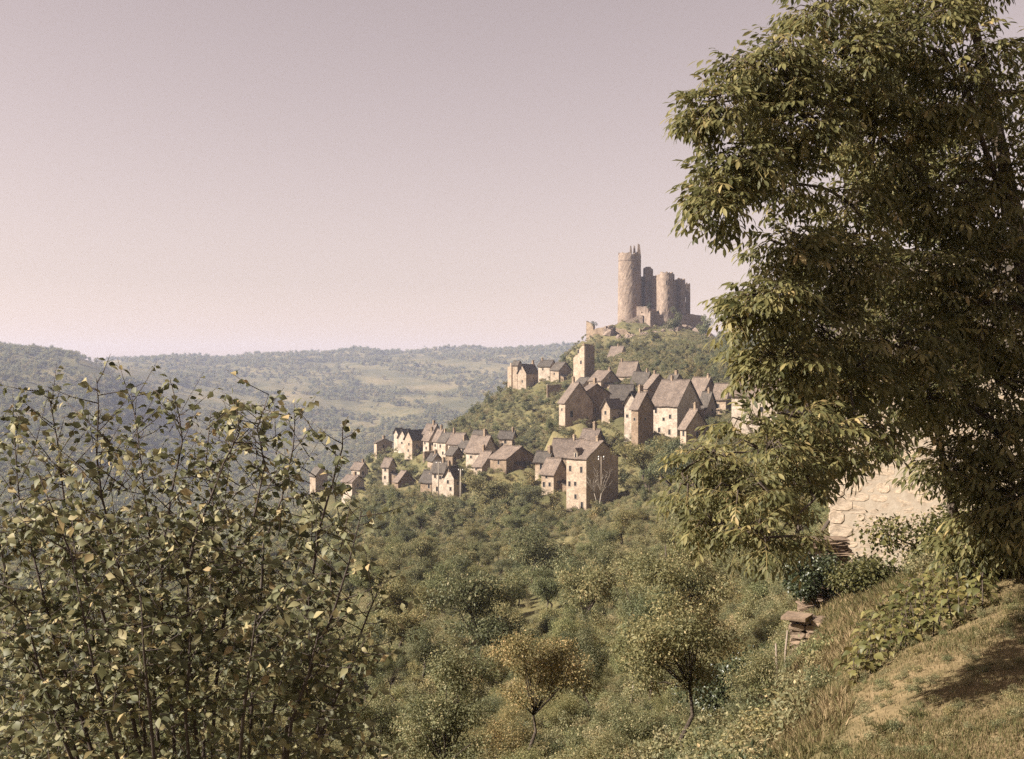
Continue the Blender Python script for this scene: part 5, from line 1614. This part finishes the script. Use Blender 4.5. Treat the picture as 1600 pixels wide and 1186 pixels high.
# ------------------------------------------------------------------ plant bed, ivy, weeds and grass on the bank
def bed():
    rr = random.Random(44)
    tv, tf = leaf_template(.082, .062, 5, .3, .4, .03)
    lm = [np_mesh('leaf', tv, [tf], np.full(len(tv), t), M['leafbed'], True) for t in (.15, .35, .5, .65, .85)]
    sm = MB(); sm.tube([(0, 0, -.05), (.01, 0, .1), (.03, .01, .22)], [.007, .006, .004], 5); smesh = sm.mesh('stem', M['bark'], None, True)
    spots = []
    for row in range(7):
        for i in range(16):
            u = 1335 + i * 13.5 + row * 3 + rr.uniform(-4, 4); d = 9.9 + row * .5 + rr.uniform(-.1, .1) + (i * .035)
            spots.append((u, d, row, i))
    for (u, d, row, i) in spots:
        x, y = (u - U0) / F * d, d; z = gz(x, y)
        v = V0 - z / d * F
        e = empty('bed_plant', (x, y, z), rr.uniform(0, 6.28)); s = rr.uniform(.75, 1.2); e.scale = (s, s, s)
        tag(e, 'broad leaved bed plant, %s row from the front, %s from its left end' % ('first' if row == 0 else nth(row), 'first' if i == 0 else nth(i)), 'plant', 'broad leaved plants of the bed')
        link('stem', smesh, e)
        n = rr.randint(11, 15)
        for k in range(n):
            a = k * 2.4 + rr.uniform(-.3, .3); zz = .04 + .19 * k / n; r_ = .02 + .10 * rr.random()
            ob = link('leaf', lm[rr.randrange(5)], e)
            ob.location = (math.cos(a) * r_, math.sin(a) * r_, zz)
            ob.rotation_euler = (rr.uniform(-.5, .5), rr.uniform(-.5, .6), a + rr.uniform(-.4, .4))
            q = rr.uniform(.75, 1.3); ob.scale = (q, q, q)
bed()

def ivy():
    # dark leafy mound against the corner of the house
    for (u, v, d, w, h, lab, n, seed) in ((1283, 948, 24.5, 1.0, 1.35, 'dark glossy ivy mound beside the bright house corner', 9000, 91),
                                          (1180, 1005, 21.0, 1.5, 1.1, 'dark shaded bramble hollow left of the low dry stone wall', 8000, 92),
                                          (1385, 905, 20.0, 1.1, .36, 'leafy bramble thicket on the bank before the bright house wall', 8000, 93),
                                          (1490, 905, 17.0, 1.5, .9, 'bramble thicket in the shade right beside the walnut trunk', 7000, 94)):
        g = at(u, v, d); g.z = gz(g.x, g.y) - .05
        mat = M['leafivy'] if seed in (91, 92) else M['leafbed']  # bramble hollow borrows the dark ivy leaves, its shade put into the colour
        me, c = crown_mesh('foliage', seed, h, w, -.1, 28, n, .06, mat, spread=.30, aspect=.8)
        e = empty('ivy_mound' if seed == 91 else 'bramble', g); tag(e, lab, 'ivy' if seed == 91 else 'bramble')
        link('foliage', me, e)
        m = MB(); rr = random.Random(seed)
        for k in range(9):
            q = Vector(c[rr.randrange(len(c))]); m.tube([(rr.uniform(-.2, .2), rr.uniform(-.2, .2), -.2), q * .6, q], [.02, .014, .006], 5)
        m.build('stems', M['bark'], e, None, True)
ivy()

def grass():
    r = np.random.default_rng(55)
    n = 210000
    u = r.uniform(1090, 1720, n); d = np.exp(r.uniform(math.log(5.2), math.log(27), n))
    x, y = (u - U0) / F * d, d
    cl = vnoise(x * 2.2, y * 2.2, 61) + .6 * vnoise(x * .7, y * .7, 62)
    v_turf = np.clip((d - 8.5) / 2, 0, 1)
    keep = (r.random(n) < np.clip(.62 + .5 * cl + .3 * v_turf, .2, 1)) & (u > 1130 + 80 * vnoise(x, y, 63))
    x, y, u, d, cl = x[keep], y[keep], u[keep], d[keep], cl[keep]
    z = ground_z(x, y)
    n = len(x)
    turf = (d < 11.5) & (u > 1290 + 70 * vnoise(x * 1.7, y * 1.7, 65) + (d - 8) * 12)
    inwall = (u > 1195) & (u < 1280) & (d > 14) & (d < 21)
    hgt = np.where(turf, r.uniform(.008, .028, n) * (1 + 1.0 * np.clip(cl, 0, 1)), r.uniform(.03, .14, n) * (1 + .5 * np.clip(cl, -.5, 1)))
    hgt = np.where(inwall, hgt * .8, hgt)
    lean = r.normal(size=(n, 2)) * .45 * hgt[:, None]
    wdt = np.where(turf, .0025, .005) * r.uniform(.7, 1.4, n) * np.clip(d / 9, 1, 2.2)
    a = r.uniform(0, 3.14, n); wx, wy = np.cos(a) * wdt, np.sin(a) * wdt
    V = np.empty((n, 5, 3))
    V[:, 0] = np.stack([x - wx, y - wy, z - .01], 1); V[:, 1] = np.stack([x + wx, y + wy, z - .01], 1)
    mx, my = x + lean[:, 0] * .4, y + lean[:, 1] * .4
    V[:, 2] = np.stack([mx + wx * .7, my + wy * .7, z + hgt * .6], 1); V[:, 3] = np.stack([mx - wx * .7, my - wy * .7, z + hgt * .6], 1)
    V[:, 4] = np.stack([x + lean[:, 0], y + lean[:, 1], z + hgt], 1)
    b = (np.arange(n) * 5)[:, None]
    tone = np.clip(.5 + .25 * r.normal(size=n) + .25 * vnoise(x * .9 + 3, y * .9, 64) - .25 * np.clip(cl, 0, 1), 0, 1)
    o = link('grass', np_mesh('grass', V.reshape(-1, 3), [b + np.array([[0, 1, 2, 3]]), b + np.array([[3, 2, 4]])], np.repeat(tone, 5), M['grass']))
    tag(o, 'dry yellowed grass covering the bank and path at lower right', 'grass', None, 'stuff')
    print('GRASS', n)
    # weeds in the grass of the bank
    it = []
    rr = np.random.default_rng(6)
    uu = rr.uniform(1130, 1500, 420); dd = rr.uniform(7.5, 27, 420)
    ok = ~((uu > 1280) & (uu < 1430) & (dd > 14)) & ~((uu > 1280) & (dd < 14.5)) & ~((uu > 1190) & (uu < 1285) & (dd > 14) & (dd < 21.5)) & ~((uu > 1230) & (dd < 11))
    uu, dd = uu[ok], dd[ok]; xx = (uu - U0) / F * dd; zz = ground_z(xx, dd)
    it = [(a, b, c, q) for a, b, c, q in zip(xx, dd, zz, rr.uniform(.35, 1.0, len(xx)))]
    uu = rr.uniform(1235, 1640, 260); dd = rr.uniform(6.3, 10.5, 260); xx = (uu - U0) / F * dd; zz = ground_z(xx, dd)
    it += [(a, b, c - .01, q) for a, b, c, q in zip(xx, dd, zz, rr.uniform(.06, .2, len(xx)))]
    uu = rr.uniform(1200, 1285, 30); dd = rr.uniform(17.5, 21.5, 30); xx = (uu - U0) / F * dd; zz = ground_z(xx, dd)
    it += [(a, b, c - .02, q) for a, b, c, q in zip(xx, dd, zz, rr.uniform(.3, .7, len(xx)))]
    scat('bank_weeds', 'leafy weeds growing through the dry grass of the bank', 'weeds', it, protocol4, 4)
grass()
# tufts standing out of the worn turf
for (u, v, d, s, lab) in ((1395, 1135, 7.4, .9, 'dark grass tuft on the worn turf at the bottom right'), (1440, 1130, 7.5, .6, 'small green tuft right of the dark tuft on the turf'),
                          (1310, 1145, 7.6, .6, 'low weed tuft at the bottom edge of the turf'), (1245, 1130, 8.6, .9, 'leafy weed at the left end of the turf'), (1290, 1075, 10.2, .7, 'brown dry weed in the middle of the bank')):
    g = at(u, v, d); g.z = gz(g.x, g.y)
    r_ = np.random.default_rng(int(u)); n = 420
    P = np.zeros((n, 3)); P[:, :2] = np.clip(r_.normal(size=(n, 2)) * .06, -.1, .1)
    D = unit(np.concatenate([P[:, :2] * 5 + r_.normal(size=(n, 2)) * .75, .35 + .65 * r_.random((n, 1))], 1))
    N = unit(r_.normal(size=(n, 3)))
    L = r_.uniform(.03, .085, n) * s; V, Ft, T = leaf_quads(P, D, N, L, np.full(n, .006), np.clip(r_.normal(.15, .2, n), 0, 1))
    ob = link('grass_tuft', np_mesh('grass_tuft', V, [Ft], T, M['grass'])); ob.location = g
    tag(ob, lab, 'tuft')

# ------------------------------------------------------------------ haze
def haze():
    m = bpy.data.materials.new('valley_air'); m.use_nodes = True
    nt = m.node_tree; nt.nodes.clear()
    pv = nt.nodes.new('ShaderNodeVolumePrincipled'); out = nt.nodes.new('ShaderNodeOutputMaterial')
    pv.inputs['Color'].default_value = (0.66, 0.73, 1.0, 1)
    pv.inputs['Density'].default_value = 0.00013
    pv.inputs['Anisotropy'].default_value = 0.1
    nt.links.new(pv.outputs[0], out.inputs['Volume'])
    mb = MB(); mb.box(Vector((0, 0, 0)), Vector((1, 0, 0)), Vector((0, 1, 0)), -4600, 4600, -1800, 4600, -150, 140)
    o = mb.build('haze', m); tag(o, 'pale bluish haze filling the valley air', 'haze', None, 'stuff')
haze()
